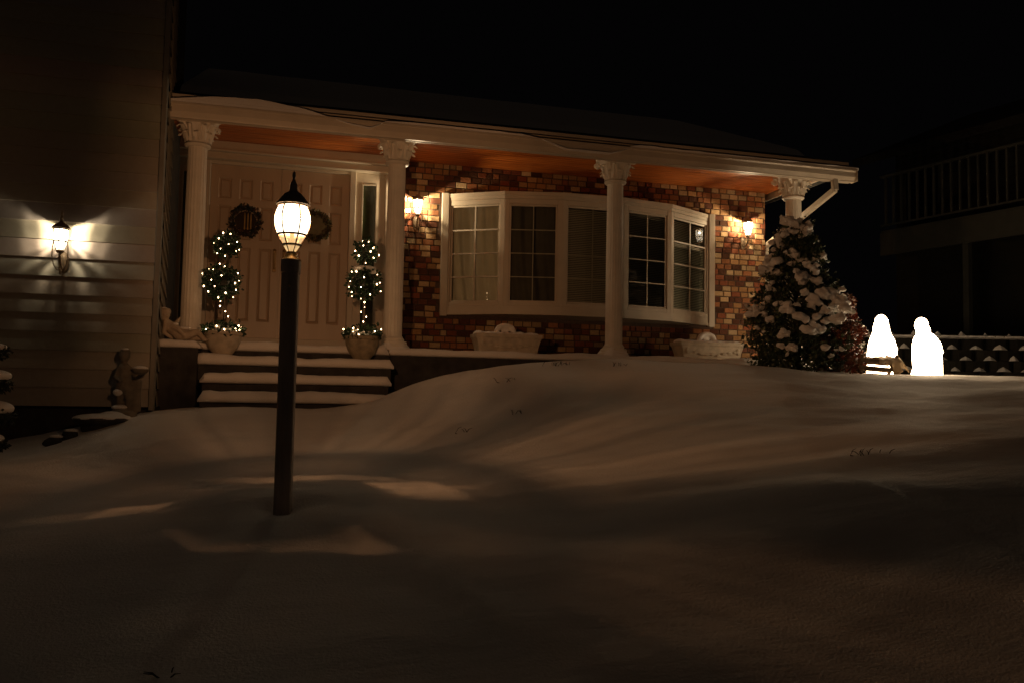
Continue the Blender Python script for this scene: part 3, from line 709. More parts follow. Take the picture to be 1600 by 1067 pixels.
# light cast through the small lower panes: soft edged quadrilaterals in the plane below the lamp
drop = mth('MAXIMUM', mth('MULTIPLY', zc, -1.0), .05)
u_ = mth('ADD', mth('DIVIDE', mth('MULTIPLY', sp.outputs['X'], SGN), drop), mth('MULTIPLY', wob, .08))
v_ = mth('ADD', mth('DIVIDE', mth('MULTIPLY', sp.outputs['Y'], SGN), drop), mth('MULTIPLY', wo2, .05))
def quad(cx, cy, hx, hy, sx, sy, amp, sk=0.0, an=1.2):
    du = mth('ABSOLUTE', mth('ADD', mth('SUBTRACT', u_, cx), mth('MULTIPLY', mth('SUBTRACT', v_, cy), -sk))); dv = mth('ABSOLUTE', mth('SUBTRACT', mth('ADD', v_, mth('MULTIPLY', mth('SUBTRACT', u_, cx), .24)), cy))
    a = mth('DIVIDE', mth('SUBTRACT', hx, du), sx, clamp=True); b = mth('DIVIDE', mth('SUBTRACT', hy, dv), sy, clamp=True)
    nn = mth('MAXIMUM', mth('ADD', mth('MULTIPLY_ADD', wob, an, .85), mth('MULTIPLY', wo2, 1.1)), .1)
    return mth('MULTIPLY', mth('MULTIPLY', a, b), mth('MULTIPLY', nn, amp))
below = mth('DIVIDE', mth('SUBTRACT', drop, .6), .1, clamp=True)
qs = [quad(-.01,-.30,.25,.095,.04,.03,.12,-.6), quad(.20,-.30,.012,.06,.01,.02,.10,1.6), quad(.50,.13,.15,.16,.05,.05,.12,-.3), quad(.56,.15,.20,.035,.08,.025,.05,-.4),
      quad(.07,.455,.27,.065,.10,.03,.10,-1.2), quad(-.16,.36,.20,.018,.08,.012,.07), quad(-.50,.15,.14,.085,.045,.035,.12,.5), quad(-.74,.19,.22,.09,.14,.06,.035,.4),
      quad(-.30,.03,.07,.07,.05,.04,.08,-1), quad(.30,-.06,.04,.05,.025,.03,.13)]
# fine rays from the facets of the glass
ray_ = mth('ADD', mth('MULTIPLY', mth('SINE', mth('MULTIPLY_ADD', az, 41, .7)), .10), mth('MULTIPLY', mth('SINE', mth('ADD', mth('MULTIPLY', az, 73), mth('MULTIPLY', wob, 5))), .12))
ray_ = mth('MULTIPLY_ADD', ray_, mth('SUBTRACT', 1.0, hi), 1.12)
tot = mth('MULTIPLY', main, ray_)
acc = qs[0]
for q_ in qs[1:]: acc = mth('ADD', acc, q_)
tot = mth('ADD', tot, mth('MULTIPLY', acc, below))
K.new(tot, em.inputs['Strength']); em.inputs['Color'].default_value = (1,1,1,1)

# ------------------------------------------------------------ wreaths on the doors
def leaf_cloud(m, pts, size, cols, seed=0, flat=.35):
    rnd = random.Random(seed)
    for p, nrm in pts:
        c = rnd.choice(cols); q = rnd.uniform(.6, 1.3); c = tuple(v*q for v in c)
        d = Vector((rnd.gauss(0,1), rnd.gauss(0,1), rnd.gauss(0,1))); d = (d.normalized() + Vector(nrm)*.9).normalized()
        s = d.cross(Vector((rnd.gauss(0,1), rnd.gauss(0,1), rnd.gauss(0,1)))).normalized(); u = d.cross(s)
        l = size*rnd.uniform(.6, 1.35); w = l*flat; p = Vector(p); b = u*(l*.12)
        m.add([p, p+d*l*.5+s*w, p+d*l, p+d*l*.5-s*w, p+d*l*.5+b], [(0,1,4),(1,2,4),(2,3,4),(3,0,4)], c)
def make_wreath(x, label, cols, seed):
    t = thing('wreath', (x, 11.255, 3.44), label, 'wreath')
    rnd = random.Random(seed); pts = []
    for k in range(620):
        a = rnd.uniform(0, 2*PI); r = .165+rnd.gauss(0, .018); b = rnd.uniform(-.045, -.005); pts.append(((x+r*math.cos(a), 11.25+b, 3.44+r*math.sin(a)), (math.cos(a)*.6, -.5, math.sin(a)*.6)))
    m = MB(); leaf_cloud(m, pts, .045, cols, seed); m.build('foliage', LEAF, t, smooth=False)
    m = MB(); m.tube([(x+.165*math.cos(2*PI*k/32), 11.232, 3.44+.165*math.sin(2*PI*k/32)) for k in range(33)], .014, 8); m.build('ring', mat('vine_ring', (.04,.03,.02), .9), t)
    return t
wr = make_wreath(-.60, 'dark round wreath with brass strips hung on the left front door', [(.03,.045,.025),(.05,.04,.025),(.02,.03,.03),(.09,.05,.03)], 3)
m = MB(); m.lathe([(.001,0),(.135,0),(.135,.006),(.001,.006)], n=32); m.xf(Matrix.Translation((-.60,11.254,3.44)) @ Matrix.Rotation(R(90),4,'X')); m.build('backing_disc', mat('disc_glass', (.05,.035,.02), .12, .2, 8, spec=.6), wr)
for dx in (-.012, .028, .065):  # brass strips standing in for the bright reflected bars inside the wreath
    m = MB(); m.lathe([(.006,-.11),(.012,-.10),(.008,-.08),(.008,.08),(.005,.10),(.001,.12)], (-.60+dx, 11.225, 3.44), 12); m.build('brass_strip', BRASS, wr)
wr2 = make_wreath(.28, 'greenish gold wreath on the right front door half hidden by the post lantern', [(.12,.11,.05),(.16,.13,.06),(.06,.07,.03),(.10,.06,.03)], 5)
m = MB(); m.lathe([(.001,-.02),(.09,-.018),(.14,-.005),(.15,.004)], n=32); m.xf(Matrix.Translation((.28,11.24,3.44)) @ Matrix.Rotation(R(90),4,'X')); m.build('backing_disc', mat('gold_disc', (.16,.14,.07), .5, .3, 12), wr2)

# ------------------------------------------------------------ potted topiaries with string lights
DG = [(.015,.045,.018),(.02,.06,.03),(.01,.03,.012),(.03,.07,.03)]
def ball_pts(c, r, n, rnd, sq=1.0):
    out = []
    for _ in range(n):
        v = Vector((rnd.gauss(0,1), rnd.gauss(0,1), rnd.gauss(0,1))).normalized(); q = r*rnd.uniform(.72, 1.0)*(1+.15*noise.noise(v*2+Vector(c)))
        out.append(((c[0]+v.x*q, c[1]+v.y*q, c[2]+v.z*q*sq), v))
    return out
def topiary(x, y, z, balls, label, seed, potcol, lights_label, top_dark, tilt):
    t = thing('potted_topiary', (x,y,z), label, 'potted plant'); rnd = random.Random(seed)
    m = MB(); m.lathe([(.10,0),(.115,.01),(.115,.03),(.095,.045),(.115,.07),(.16,.13),(.185,.20),(.190,.25),(.205,.262),(.208,.29),(.19,.30),(.17,.295),(.16,.26)], (x,y,z), 40, fn=lambda q, zz: 1+.018*math.sin(q*12)*(1 if .05 < zz < .25 else 0)); m.build('pot', potcol, t)
    m = MB(); m.tube([(x,y,z+.2),(x+.01,y,z+.6),(x-.01+tilt*.5,y,z+1.0),(x+tilt,y,z+1.32)], .016, 8); m.build('stem', mat('bark', (.06,.04,.025), .9), t)
    for (dx, dz, r, n) in balls:
        m = MB(); m.ell((x+dx,y,z+dz), r*.72, 12, 8); m.c = [(.006,.012,.006)]*len(m.f)
        leaf_cloud(m, ball_pts((x+dx,y,z+dz), r, n, rnd)+ball_pts((x+dx,y,z+dz), r*1.18, n//5, rnd), .042, DG, seed+int(dz*10)); m.build('foliage_ball', LEAF, t, smooth=False)
    m = MB(); leaf_cloud(m, [((x+max(-.17,min(.17,rnd.gauss(0,.10))), y+max(-.15,min(.15,rnd.gauss(0,.08))), z+.29+min(.12,abs(rnd.gauss(0,.05)))), (rnd.gauss(0,1),-.2,.4)) for _ in range(260)] +
                   [((x+.19*math.cos(a), y+.19*math.sin(a), z+.30+rnd.uniform(-.03,.05)), (math.cos(a),math.sin(a),-.1)) for a in [rnd.uniform(0,2*PI) for _ in range(160)]], .05, DG, seed); m.build('underplanting', LEAF, t, smooth=False)
    m = MB()
    for (dx, dy, dz, rx, rz) in [(-.05,-.05,.335,.13,.035),(.06,-.02,.33,.09,.03),(-.12,-.03,.32,.05,.025),(0,.06,.34,.12,.04)]: m.ell((x+dx,y+dy,z+dz),(rx,rx*.8,rz),14,8)
    m.build('snow', SNOWS, t, fuse=.012, sm=4)
    if not top_dark:                      # snow on the middle ball of the right plant
        dx, dz, r, _ = balls[1]; m = MB()
        for (ax, az_, rx, rz) in [(0,r*.92,r*.75,.03),(-.08,r*.72,.06,.028),(.09,r*.70,.05,.025)]: m.ell((x+dx+ax,y-.03,z+dz+az_),(rx,rx*.8,rz),12,8)
        m.build('snow', SNOWS, t, fuse=.012, sm=4)
    # string of mini lights
    s = thing('string_lights', (x,y,z+.3), lights_label, 'string lights', 'string lights on the topiaries')
    path = []; spots = []
    for (dx, dz, r, _) in balls:
        k = 17 if r > .17 else 12
        for i in range(k):
            h = 1-2*(i+rnd.uniform(.1,.9))/k; a = i*2.4+rnd.uniform(-.4,.4)-PI/2; rr = math.sqrt(1-h*h)*(r+rnd.uniform(-.02,.035))
            # more of them on the visible half
            a = -PI/2+((a+PI) % (2*PI)-PI)*.62
            path.append((x+dx+rr*math.cos(a), y+rr*math.sin(a), z+dz+h*(r+.01)))
    for i in range(5): path.append((x+rnd.uniform(-.05,.05)*(1), y-.04, z+.68-.055*i))
    for i in range(17):
        a = -PI/2+rnd.uniform(-1.5,1.5); rr = rnd.uniform(.12,.225); path.append((x+rr*math.cos(a), y+rr*math.sin(a)*.9, z+.33+rnd.uniform(-.05,.045)))
    path.sort(key=lambda p: -p[2]); cur = path[:]
    m = MB(); fine = []
    for a, b in zip(cur, cur[1:]):
        a, b = Vector(a), Vector(b); fine += [a, (a+b)/2+Vector((rnd.uniform(-.02,.02), -.01, -.012))]
    fine.append(Vector(cur[-1])); m.tube(fine, .0022, 4); m.build('wire', mat('green_wire', (.01,.03,.012), .6), s)
    if not hasattr(topiary, 'bm'): topiary.bm = MB().ell((0,0,0), (.0047,.0047,.007), 8, 6).mesh('bulb', BULB, True)
    for p in cur:
        o = bpy.data.objects.new('bulb', topiary.bm); COL.objects.link(o); o.parent = s; o.location = Vector(p)-s.location
        q = rnd.choice((.6,.8,1,1,1.3)); o.scale = (q,q,q)
    return t
topiary(-.70, 9.58, 1.60, [(-.035,.84,.188,560),(0.0,1.25,.13,300)], 'three tiered topiary in a pale pot left of the front steps', 21, POT, 'warm white mini lights wound round the left potted topiary', True, .03)
m = MB(); leaf_cloud(m, ball_pts((-.665,9.60,2.93), .085, 200, random.Random(2)), .035, [(.012,.016,.012),(.02,.025,.015)], 2); m.ell((-.665,9.60,2.93),.07)
m.c = [c or (.012,.016,.012) for c in m.c]; m.build('foliage_ball', LEAF, bpy.data.objects['potted_topiary'], smooth=False)
topiary(.80, 9.56, 1.60, [(.01,1.26,.125,280),(.0,.90,.185,520)], 'topiary with snow on its middle ball right of the front steps', 31, mat('weathered_pot', (.30,.25,.17), .8, .3, 14, .6, 40), 'warm white mini lights wound round the right potted topiary', False, .0)

# ------------------------------------------------------------ planters under the window
def planter(x0, x1, y, z, label, seed):
    t = thing('planter_box', ((x0+x1)/2, y+.15, z), label, 'planter', 'stone planters under the bow window'); rnd = random.Random(seed)
    m = MB(); xc = (x0+x1)/2; w = (x1-x0)/2; d = .17
    def ringv(wx, dy, zz): return [(xc-wx,y+.15-dy,zz),(xc+wx,y+.15-dy,zz),(xc+wx,y+.15+dy,zz),(xc-wx,y+.15+dy,zz)]
    lv = [(w*.86,d*.8,0),(w*.87,d*.82,.02),(w*.90,d*.86,.10),(w*.96,d*.96,.20),(w*.985,d*1.0,.215),(w,d*1.06,.225),(w,d*1.08,.255),(w*.99,d*1.05,.265),(w*.93,d*.9,.265),(w*.92,d*.88,.23)]
    vs = [v for l in lv for v in ringv(l[0], l[1], z+l[2])]
    m.add(vs, [(i*4+j,i*4+(j+1)%4,i*4+4+(j+1)%4,i*4+4+j) for i in range(len(lv)-1) for j in range(4)]+[(3,2,1,0),tuple(len(vs)-4+j for j in range(4))])
    body = m.build('trough', POT, t, smooth=False)
    m = MB()
    for k in range(9):                                 # carved swag on the front
        u = -1+2*k/8; m.ell((xc+u*w*.72, y+.15-d*.93, z+.13-.045*(1-u*u)+.02*abs(math.sin(k*1.9))), (.045,.012,.024), 10, 6)
    for u in (-.8,.8): m.ell((xc+u*w, y+.15-d*.95, z+.15), (.03,.014,.05), 10, 6)
    m.build('carving', POT, body, fuse=.008, sm=2)
    m = MB()
    for k in range(12):
        u = -1+2*(k+.5)/12; m.ell((xc+u*w*.93, y+.15+rnd.uniform(-.03,.03), z+.265), (.07,.15,.032+rnd.uniform(0,.015)), 12, 8)
    m.build('snow', SNOWS, t, fuse=.014, sm=5)
    m = MB()                                           # snow laden bow on top, open in the middle
    for i in range(15):
        a = PI*i/14; m.ell((xc-.02+.115*math.cos(a), y+.13, z+.285+.10*math.sin(a)), (.036,.045,.034 if 3 < i < 11 else .045), 8, 6)
    m.ell((xc-.02,y+.15,z+.33),(.06,.03,.06)); m.build('snow_bow', SNOWS, t, fuse=.012, sm=4)
    return t
planter(2.28, 3.16, 10.30, ZF+.05, 'snow topped stone planter under the left sashes of the bow window', 1)
planter(5.12, 6.08, 10.28, ZF+.04, 'snow topped stone planter beside the snowy shrub', 2)

# ------------------------------------------------------------ statues
STAT = mat('garden_statue', (.42,.34,.25), .8, .25, 12, .5, 40)
t = thing('reclining_cherub', (-1.12, 9.52, ZF+.05), 'snow dusted cherub statue lying on the porch corner beside the left column', 'statue')
m = MB(); Z = ZF+.05; B = lambda p, r: m.ell(p, r, 12, 8)
def limb(m, a, b, r0, r1, n=6):
    a, b = Vector(a), Vector(b)
    for i in range(n+1):
        q = i/n; m.ell(a.lerp(b, q), r0+(r1-r0)*q, 10, 7)
x = -1.12; y = 9.50
limb(m, (x-.14,y,Z+.17), (x-.02,y,Z+.085), .062, .070)            # torso, resting on one elbow
limb(m, (x-.02,y,Z+.08), (x+.05,y+.01,Z+.075), .07, .065)          # hips
limb(m, (x+.05,y-.03,Z+.065), (x+.17,y-.05,Z+.105), .05, .035); limb(m, (x+.17,y-.05,Z+.105), (x+.24,y-.03,Z+.03), .032, .022); limb(m, (x+.24,y-.03,Z+.025),(x+.275,y-.05,Z+.025),.02,.016,3)
limb(m, (x+.05,y+.04,Z+.06), (x+.18,y+.03,Z+.05), .048, .034); limb(m, (x+.18,y+.03,Z+.05), (x+.27,y+.03,Z+.03), .03, .02)
limb(m, (x-.15,y-.05,Z+.19), (x-.16,y-.08,Z+.09), .03, .024); limb(m, (x-.16,y-.08,Z+.085), (x-.08,y-.10,Z+.03), .024, .017)
limb(m, (x-.10,y-.04,Z+.16), (x-.02,y-.09,Z+.12), .03, .022); limb(m, (x-.02,y-.09,Z+.12), (x+.03,y-.08,Z+.07), .021, .016)
limb(m, (x-.16,y,Z+.21), (x-.17,y-.01,Z+.235), .03, .028, 2)
B((x-.175,y-.015,Z+.285), (.062,.064,.068)); B((x-.165,y-.075,Z+.275),(.012,.014,.012)); B((x-.20,y+.0,Z+.31),(.055,.058,.052)); B((x-.15,y+.02,Z+.315),(.04,.045,.04)); B((x-.19,y-.05,Z+.262),(.02,.02,.016)); B((x-.14,y-.055,Z+.262),(.02,.018,.016))
limb(m, (x-.08,y+.05,Z+.17), (x-.03,y+.10,Z+.26), .03, .014)       # wing
t2 = m.build('cherub_body', STAT, t, fuse=.009, sm=2)
m = MB(); m.ell((x-.19,y+.01,Z+.345),(.05,.05,.018),12,6); m.ell((x+.03,y,Z+.145),(.07,.045,.018),12,6); m.ell((x-.07,y,Z+.185),(.05,.04,.016),12,6); m.build('snow', SNOWS, t, fuse=.009, sm=3)

t = thing('garden_cherub', (-1.50, 8.52, 1.0), 'dark standing cherub statue holding a bowl against the grey siding', 'statue')
m = MB(); x, y, Z = -1.48, 8.50, 1.03; DST = mat('damp_statue', (.17,.145,.11), .8, .3, 12, .5, 40)
m.lathe([(.12,-.12),(.12,.02),(.095,.035),(.085,.05)], (x,y,Z), 20)
limb(m, (x-.03,y,Z+.04), (x-.035,y,Z+.15), .03, .036); limb(m, (x-.035,y,Z+.15), (x-.025,y,Z+.27), .038, .055)
limb(m, (x+.04,y,Z+.04), (x+.05,y-.03,Z+.15), .03, .036); limb(m, (x+.05,y-.03,Z+.15), (x+.02,y,Z+.27), .038, .055)
limb(m, (x,y,Z+.28), (x-.01,y,Z+.42), .062, .058); limb(m, (x-.05,y,Z+.43), (x-.075,y-.03,Z+.34), .026, .022); limb(m, (x-.075,y-.03,Z+.34), (x-.03,y-.08,Z+.31), .022, .016)
limb(m, (x+.04,y,Z+.42), (x+.09,y-.03,Z+.36), .026, .02); limb(m, (x+.09,y-.03,Z+.36), (x+.13,y-.05,Z+.39), .02, .016)
limb(m, (x-.01,y,Z+.46), (x-.01,y,Z+.50), .028, .026, 2); m.ell((x-.012,y,Z+.545), (.052,.054,.058), 12, 8); m.ell((x-.02,y-.05,Z+.54),(.011,.012,.011)); m.ell((x-.01,y+.012,Z+.575),(.05,.05,.04),12,8)
m.lathe([(.02,.37),(.06,.39),(.085,.42),(.08,.425),(.02,.40)], (x+.14,y-.05,Z), 18)
m.lathe([(.05,.02),(.042,.2),(.05,.32)], (x+.10,y+.02,Z), 14)
m.build('cherub_body', DST, t, fuse=.010, sm=2)
m = MB(); m.ell((x-.01,y,Z+.605),(.04,.04,.014),12,6); m.ell((x+.14,y-.05,Z+.43),(.07,.07,.022),14,6); m.ell((x-.05,y-.02,Z+.20),(.05,.05,.035),12,6); m.ell((x-.03,y-.01,Z+.06),(.08,.07,.03),12,6); m.build('snow', SNOWS, t, fuse=.010, sm=3)
t = thing('stone_basin', (-1.66, 8.36, .93), 'low round dark stone basin heaped with snow at the foot of the cherub', 'basin')
m = MB(); m.lathe([(.16,-.10),(.18,.0),(.235,.03),(.25,.055),(.24,.07),(.20,.06)], (-1.62,8.30,.93), 36, fn=lambda q, z: 1+.03*math.sin(q*7)); m.build('bowl', DARKST, t)
m = MB(); m.ell((-1.62,8.30,.995),(.255,.25,.045),24,8); m.ell((-1.55,8.32,1.01),(.12,.12,.05),18,8); m.build('snow', SNOWS, t, fuse=.014, sm=4)
# rough bed edging stones showing through the snow
random.seed(8)
for i, (x, y) in enumerate([(-1.93,7.98),(-1.83,8.06)]):
    z = ground_z(x, y)
    t = thing('edging_stone', (x, y, z), ['small dark edging stone poking from the snow, the one nearer the left side','small dark edging stone poking from the snow, the one nearer the stone basin'][i], 'stone', 'edging stones by the basin')
    m = MB(); m.ell((x,y,z+.02),(.075,.05,.05),10,7); m.v = [tuple(Vector(v)+Vector((noise.noise(Vector(v)*14)*.03,)*3)) for v in m.v]; m.build('rock', DARKST, t, fuse=.012, sm=1)
    MB().ell((x+.01,y+.015,z+.066),(.06,.04,.018),12,6).build('snow', SNOWS, t, smooth=True)

# snow laden clipped shrub cut by the left edge of the view
t = thing('tiered_shrub', (-2.30, 7.75, .70), 'tiered clipped shrub with snow on each tier at the left edge', 'shrub')
sx, sy = -2.34, 7.75
MB().tube([(sx,sy,.62),(sx,sy,1.75)], .02, 8).build('trunk', mat('bark_dark', (.04,.03,.02), .9), t)
m = MB(); rnd = random.Random(4); sn = MB()
for (zz, r) in [(.80,.10),(1.02,.16),(1.30,.13),(1.55,.09)]:
    m.ell((sx,sy,zz), (r*.9,r*.9,r*.5), 14, 8)
m.c = [(.01,.016,.01)]*len(m.f)
for (zz, r) in [(.80,.10),(1.02,.16),(1.30,.13),(1.55,.09)]:
    leaf_cloud(m, ball_pts((sx,sy,zz), r*1.05, 260, rnd, .6), .035, [(.03,.035,.02),(.02,.03,.015)], 3); sn.ell((sx,sy,zz+r*.42),(r*1.0,r*1.0,r*.42),16,8)
m.build('foliage', LEAF, t, smooth=False); sn.build('snow', SNOWS, t, fuse=.014, sm=4)

# ------------------------------------------------------------ snowy shrub at the house corner
def bush(name, cx, cy, z0, h, rad, label, cols, nleaf, lsize, seed, clumps, shape):
    t = thing(name, (cx,cy,z0), label, 'shrub'); rnd = random.Random(seed)
    tr = MB(); tr.tube([(cx,cy,z0-.1),(cx,cy,z0+h*.4),(cx+.02,cy,z0+h*.85)], [.04,.03,.008], 8)
    tips = []
    for i in range(clumps):
        f = (i+.5)/clumps; f = f**1.15; z = z0+.06+f*(h-.10); rr = rad*shape(f)*rnd.uniform(.62,1.06); a = i*2.399+rnd.uniform(-.3,.3)
        p = Vector((cx+rr*math.cos(a), cy+rr*math.sin(a)*.9, z+rnd.uniform(-.05,.05))); tips.append((p, f))
        tr.tube([(cx,cy,max(z0,z-.22)), ((cx+p.x)/2,(cy+p.y)/2,z-.06), p], [.014,.009,.003], 5)
    tr.build('trunk', mat('shrub_bark', (.05,.035,.022), .9), t)
    m = MB(); per = nleaf//clumps
    for p, f in tips:
        rr = rad*(.24-.08*f); pts = []
        for _ in range(per):
            v = Vector((rnd.gauss(0,1),rnd.gauss(0,1),rnd.gauss(0,.7))).normalized()*rr*rnd.uniform(.2,1.1); pts.append((p+v, v.normalized()))
        leaf_cloud(m, pts, lsize, cols, rnd.randint(0,9999), .3)
    m.build('foliage', LEAF, t, smooth=False)
    return t, tips, rnd
shp = lambda f: (1.0 if f < .35 else 1-(f-.35)*1.15)*(.88 if f < .1 else 1)
SX, SY, SZ = 6.10, 9.08, 1.62
t, tips, rnd = bush('snowy_shrub', SX, SY, SZ, 1.86, .54, 'tall cone shaped dark evergreen shrub with snow clumps at the porch end', [(.05,.08,.035),(.07,.10,.045),(.035,.05,.025),(.09,.10,.05)], 12000, .056, 17, 150, shp)
m = MB()
for p, f in tips:
    if p.y > SY+.25 or rnd.random() < .30: continue
    if f < .12 and rnd.random() < .6: continue
    if p.x > SX+.32 and f < .42: continue
    s = rnd.uniform(.5, 1.25)
    for k in range(rnd.randint(3, 8)):
        r = .037*s*rnd.uniform(.6,1.2); m.ell((p.x+(p.x-SX)*.16+rnd.gauss(0,.075)*s, p.y+(p.y-SY)*.36+rnd.gauss(0,.035)-.02, p.z+.085+rnd.gauss(0,.02)-.02*k*.5), (r*1.5,r*1.2,r*.95), 8, 6)
for (dx, dz, s) in [(.02,1.76,.05),(.0,1.55,.06),(.22,1.50,.05),(-.02,1.08,.055),(.05,.92,.085),(.15,.95,.07),(.26,.84,.08),(.30,.74,.07),(-.33,.62,.07),(-.22,.47,.07)]:
    m.ell((SX+dx, SY-.56*shp(dz/1.98), SZ+dz), (s*1.35,s,s*.72), 12, 8); m.ell((SX+dx+s, SY-.56*shp(dz/1.98), SZ+dz-.03), (s*.8,s*.7,s*.5), 10, 7)
m.v = [tuple(Vector(v)+Vector((noise.noise(Vector(v)*24), noise.noise(Vector(v)*24+Vector((7,0,0))), noise.noise(Vector(v)*24+Vector((0,9,0)))))*.034) for v in m.v]
m.build('snow', SNOWS, t, fuse=.010, sm=0)
shp2 = lambda f: .95-.55*f
bush('red_shrub', 6.62, 8.95, 1.62, 1.02, .36, 'rust red leaved shrub tucked against the right side of the snowy evergreen', [(.24,.06,.03),(.16,.045,.02),(.28,.10,.04),(.09,.035,.02)], 3600, .05, 23, 46, shp2)
t, tips, rnd = bush('small_shrub', 6.92, 9.12, 1.62, .66, .12, 'small dark shrub dusted with snow next to the manger', [(.03,.045,.025),(.05,.055,.03)], 1000, .045, 29, 22, lambda f: .8+.4*f)
m = MB()
for p, f in tips:
    if rnd.random() < .6: m.ell((p.x,p.y,p.z+.03), (.035,.03,.013), 8, 5)
m.build('snow', SNOWS, t, fuse=.008, sm=2)

# ------------------------------------------------------------ lit nativity figures
def glow_mat():
    m = bpy.data.materials.new('lit_plastic'); m.use_nodes = True; t = m.node_tree; b = t.nodes['Principled BSDF']
    b.inputs['Base Color'].default_value = (.8,.75,.65,1); b.inputs['Emission Color'].default_value = (1,.72,.44,1); b.inputs['Emission Strength'].default_value = 20
    return m
GLOW = glow_mat()
def ring_body(m, secs, n=28):
    k = len(secs); vs = []
    for (cx, cy, z, rx, ry) in secs:
        for j in range(n):
            q = 2*PI*j/n; fold = 1+.02*math.sin(q*9+z*3)*(1 if z < secs[-1][2]*.6 else 0); vs.append((cx+rx*math.cos(q)*fold, cy+ry*math.sin(q)*fold, z))
    m.add(vs, [(i*n+j,i*n+(j+1)%n,(i+1)*n+(j+1)%n,(i+1)*n+j) for i in range(k-1) for j in range(n)]+[tuple(range(n))[::-1], tuple((k-1)*n+j for j in range(n))])
fx, fy = 7.80, 8.80; fz = ground_z(fx, fy)-.02
t = thing('kneeling_figure', (fx,fy,fz), 'glowing white plastic bowed man figure kneeling at the right of the manger', 'figurine', 'lit nativity figures')
m = MB()
ring_body(m, [(fx-.01,fy,fz,.21,.16),(fx-.006,fy,fz+.05,.200,.155),(fx+.008,fy,fz+.12,.186,.15),(fx+.002,fy,fz+.22,.190,.15),(fx-.003,fy,fz+.34,.188,.145),(fx-.010,fy,fz+.42,.180,.135),(fx-.018,fy,fz+.48,.160,.12),(fx-.025,fy,fz+.52,.128,.105),(fx-.030,fy,fz+.55,.100,.09)])
m.ell((fx-.088,fy-.01,fz+.655), (.080,.086,.100), 16, 12); m.ell((fx-.035,fy+.02,fz+.585),(.092,.08,.10),14,10); m.ell((fx-.165,fy-.03,fz+.63),(.014,.018,.02)); m.ell((fx-.12,fy-.03,fz+.585),(.04,.05,.045),12,8)
limb(m, (fx-.11,fy-.06,fz+.46), (fx-.135,fy-.11,fz+.34), .045, .04); limb(m, (fx-.135,fy-.11,fz+.34), (fx-.09,fy-.16,fz+.36), .036, .028); limb(m, (fx+.09,fy-.08,fz+.42), (fx+.07,fy-.14,fz+.32), .045, .04); limb(m, (fx+.07,fy-.14,fz+.32),(fx-.06,fy-.17,fz+.36),.036,.026); m.ell((fx-.08,fy-.18,fz+.39),(.022,.022,.04))
m.build('figure_body', GLOW, t, fuse=.013, sm=3)
fx, fy = 7.375, 9.1; fz2 = ground_z(fx, fy)-.02
t = thing('veiled_figure', (fx,fy,fz2), 'glowing white plastic veiled woman figure kneeling behind the manger', 'figurine', 'lit nativity figures')
m = MB(); f2 = fz2+.02
ring_body(m, [(fx,fy,f2,.20,.17),(fx,fy,f2+.12,.20,.165),(fx,fy,f2+.25,.195,.155),(fx-.002,fy,f2+.36,.182,.14),(fx-.005,fy,f2+.45,.150,.12),(fx-.008,fy,f2+.53,.108,.10),(fx-.010,fy,f2+.60,.100,.092),(fx-.011,fy,f2+.65,.082,.085)])
m.ell((fx-.012,fy,f2+.655), (.077,.082,.100), 16, 12); m.ell((fx-.012,fy-.06,f2+.65),(.055,.05,.068)); m.ell((fx-.012,fy-.112,f2+.645),(.012,.014,.018))
limb(m, (fx-.10,fy-.05,f2+.42), (fx-.11,fy-.13,f2+.30), .05, .04); limb(m, (fx-.11,fy-.13,f2+.30), (fx-.01,fy-.17,f2+.34), .036, .026)
limb(m, (fx+.09,fy-.05,f2+.42), (fx+.08,fy-.13,f2+.30), .05, .04); limb(m, (fx+.08,fy-.13,f2+.30), (fx+.01,fy-.17,f2+.34), .036, .026); m.ell((fx,fy-.19,f2+.38),(.022,.022,.045))
m.build('figure_body', GLOW, t, fuse=.013, sm=3)
# manger
mx0, mx1, my = 6.72, 7.24, 8.72; mz = ground_z(7.0, my)
t = thing('manger', (6.98,my,mz), 'low slatted wooden manger draped with pale cloth in front of the veiled figure', 'manger')
tr = Matrix.Translation((7.0,my,mz+.01)) @ Matrix.Rotation(R(3),4,'Y')
for (y, z) in ((-.13,.13),(-.12,.045),(.13,.13),(.12,.045)): MB().bbox((-.36,y-.011,z-.022),(.26,y+.011,z+.022),.003,tr).build('slat', WOODD, t, smooth=False)
for s in (-1.35, 1):
    for q in (-1, 1): MB().bbox((-.016,-.17,-.016),(.016,.17,.016),.003, Matrix.Translation((7.0+s*.21,my,mz+.09)) @ Matrix.Rotation(R(55*q),4,'X')).build('leg', WOODD, t, smooth=False)
m = MB(); vs = []
nu, nv = 36, 28
for i in range(nu+1):
    u = i/nu; x = -.10+u*.42
    for j in range(nv+1):
        v = j/nv; y = -.17+v*.32; z = .175+.045*math.sin(PI*v)*(.5+.5*u)+.02*noise.noise((u*5,v*5,0))
        if v < .25: q = (.25-v)/.25; y = -.155-.02*math.sin(u*20)*q; z = .17-q*(.05+.13*math.exp(-((u-.62)/.17)**2))
        if u > .8: z -= (u-.8)*.55
        vs.append((7.0+x, my+y, mz+z))
m.add(vs, [(i*(nv+1)+j,(i+1)*(nv+1)+j,(i+1)*(nv+1)+j+1,i*(nv+1)+j+1) for i in range(nu) for j in range(nv)])
o = m.build('cloth', CLOTH, t, smooth=True)
m = MB(); m.ell((6.95,my,mz+.165),(.16,.11,.03),14,8); m.build('straw', mat('straw', (.45,.32,.16), .9, .3, 30, .8, 60), t, fuse=.012, sm=2)

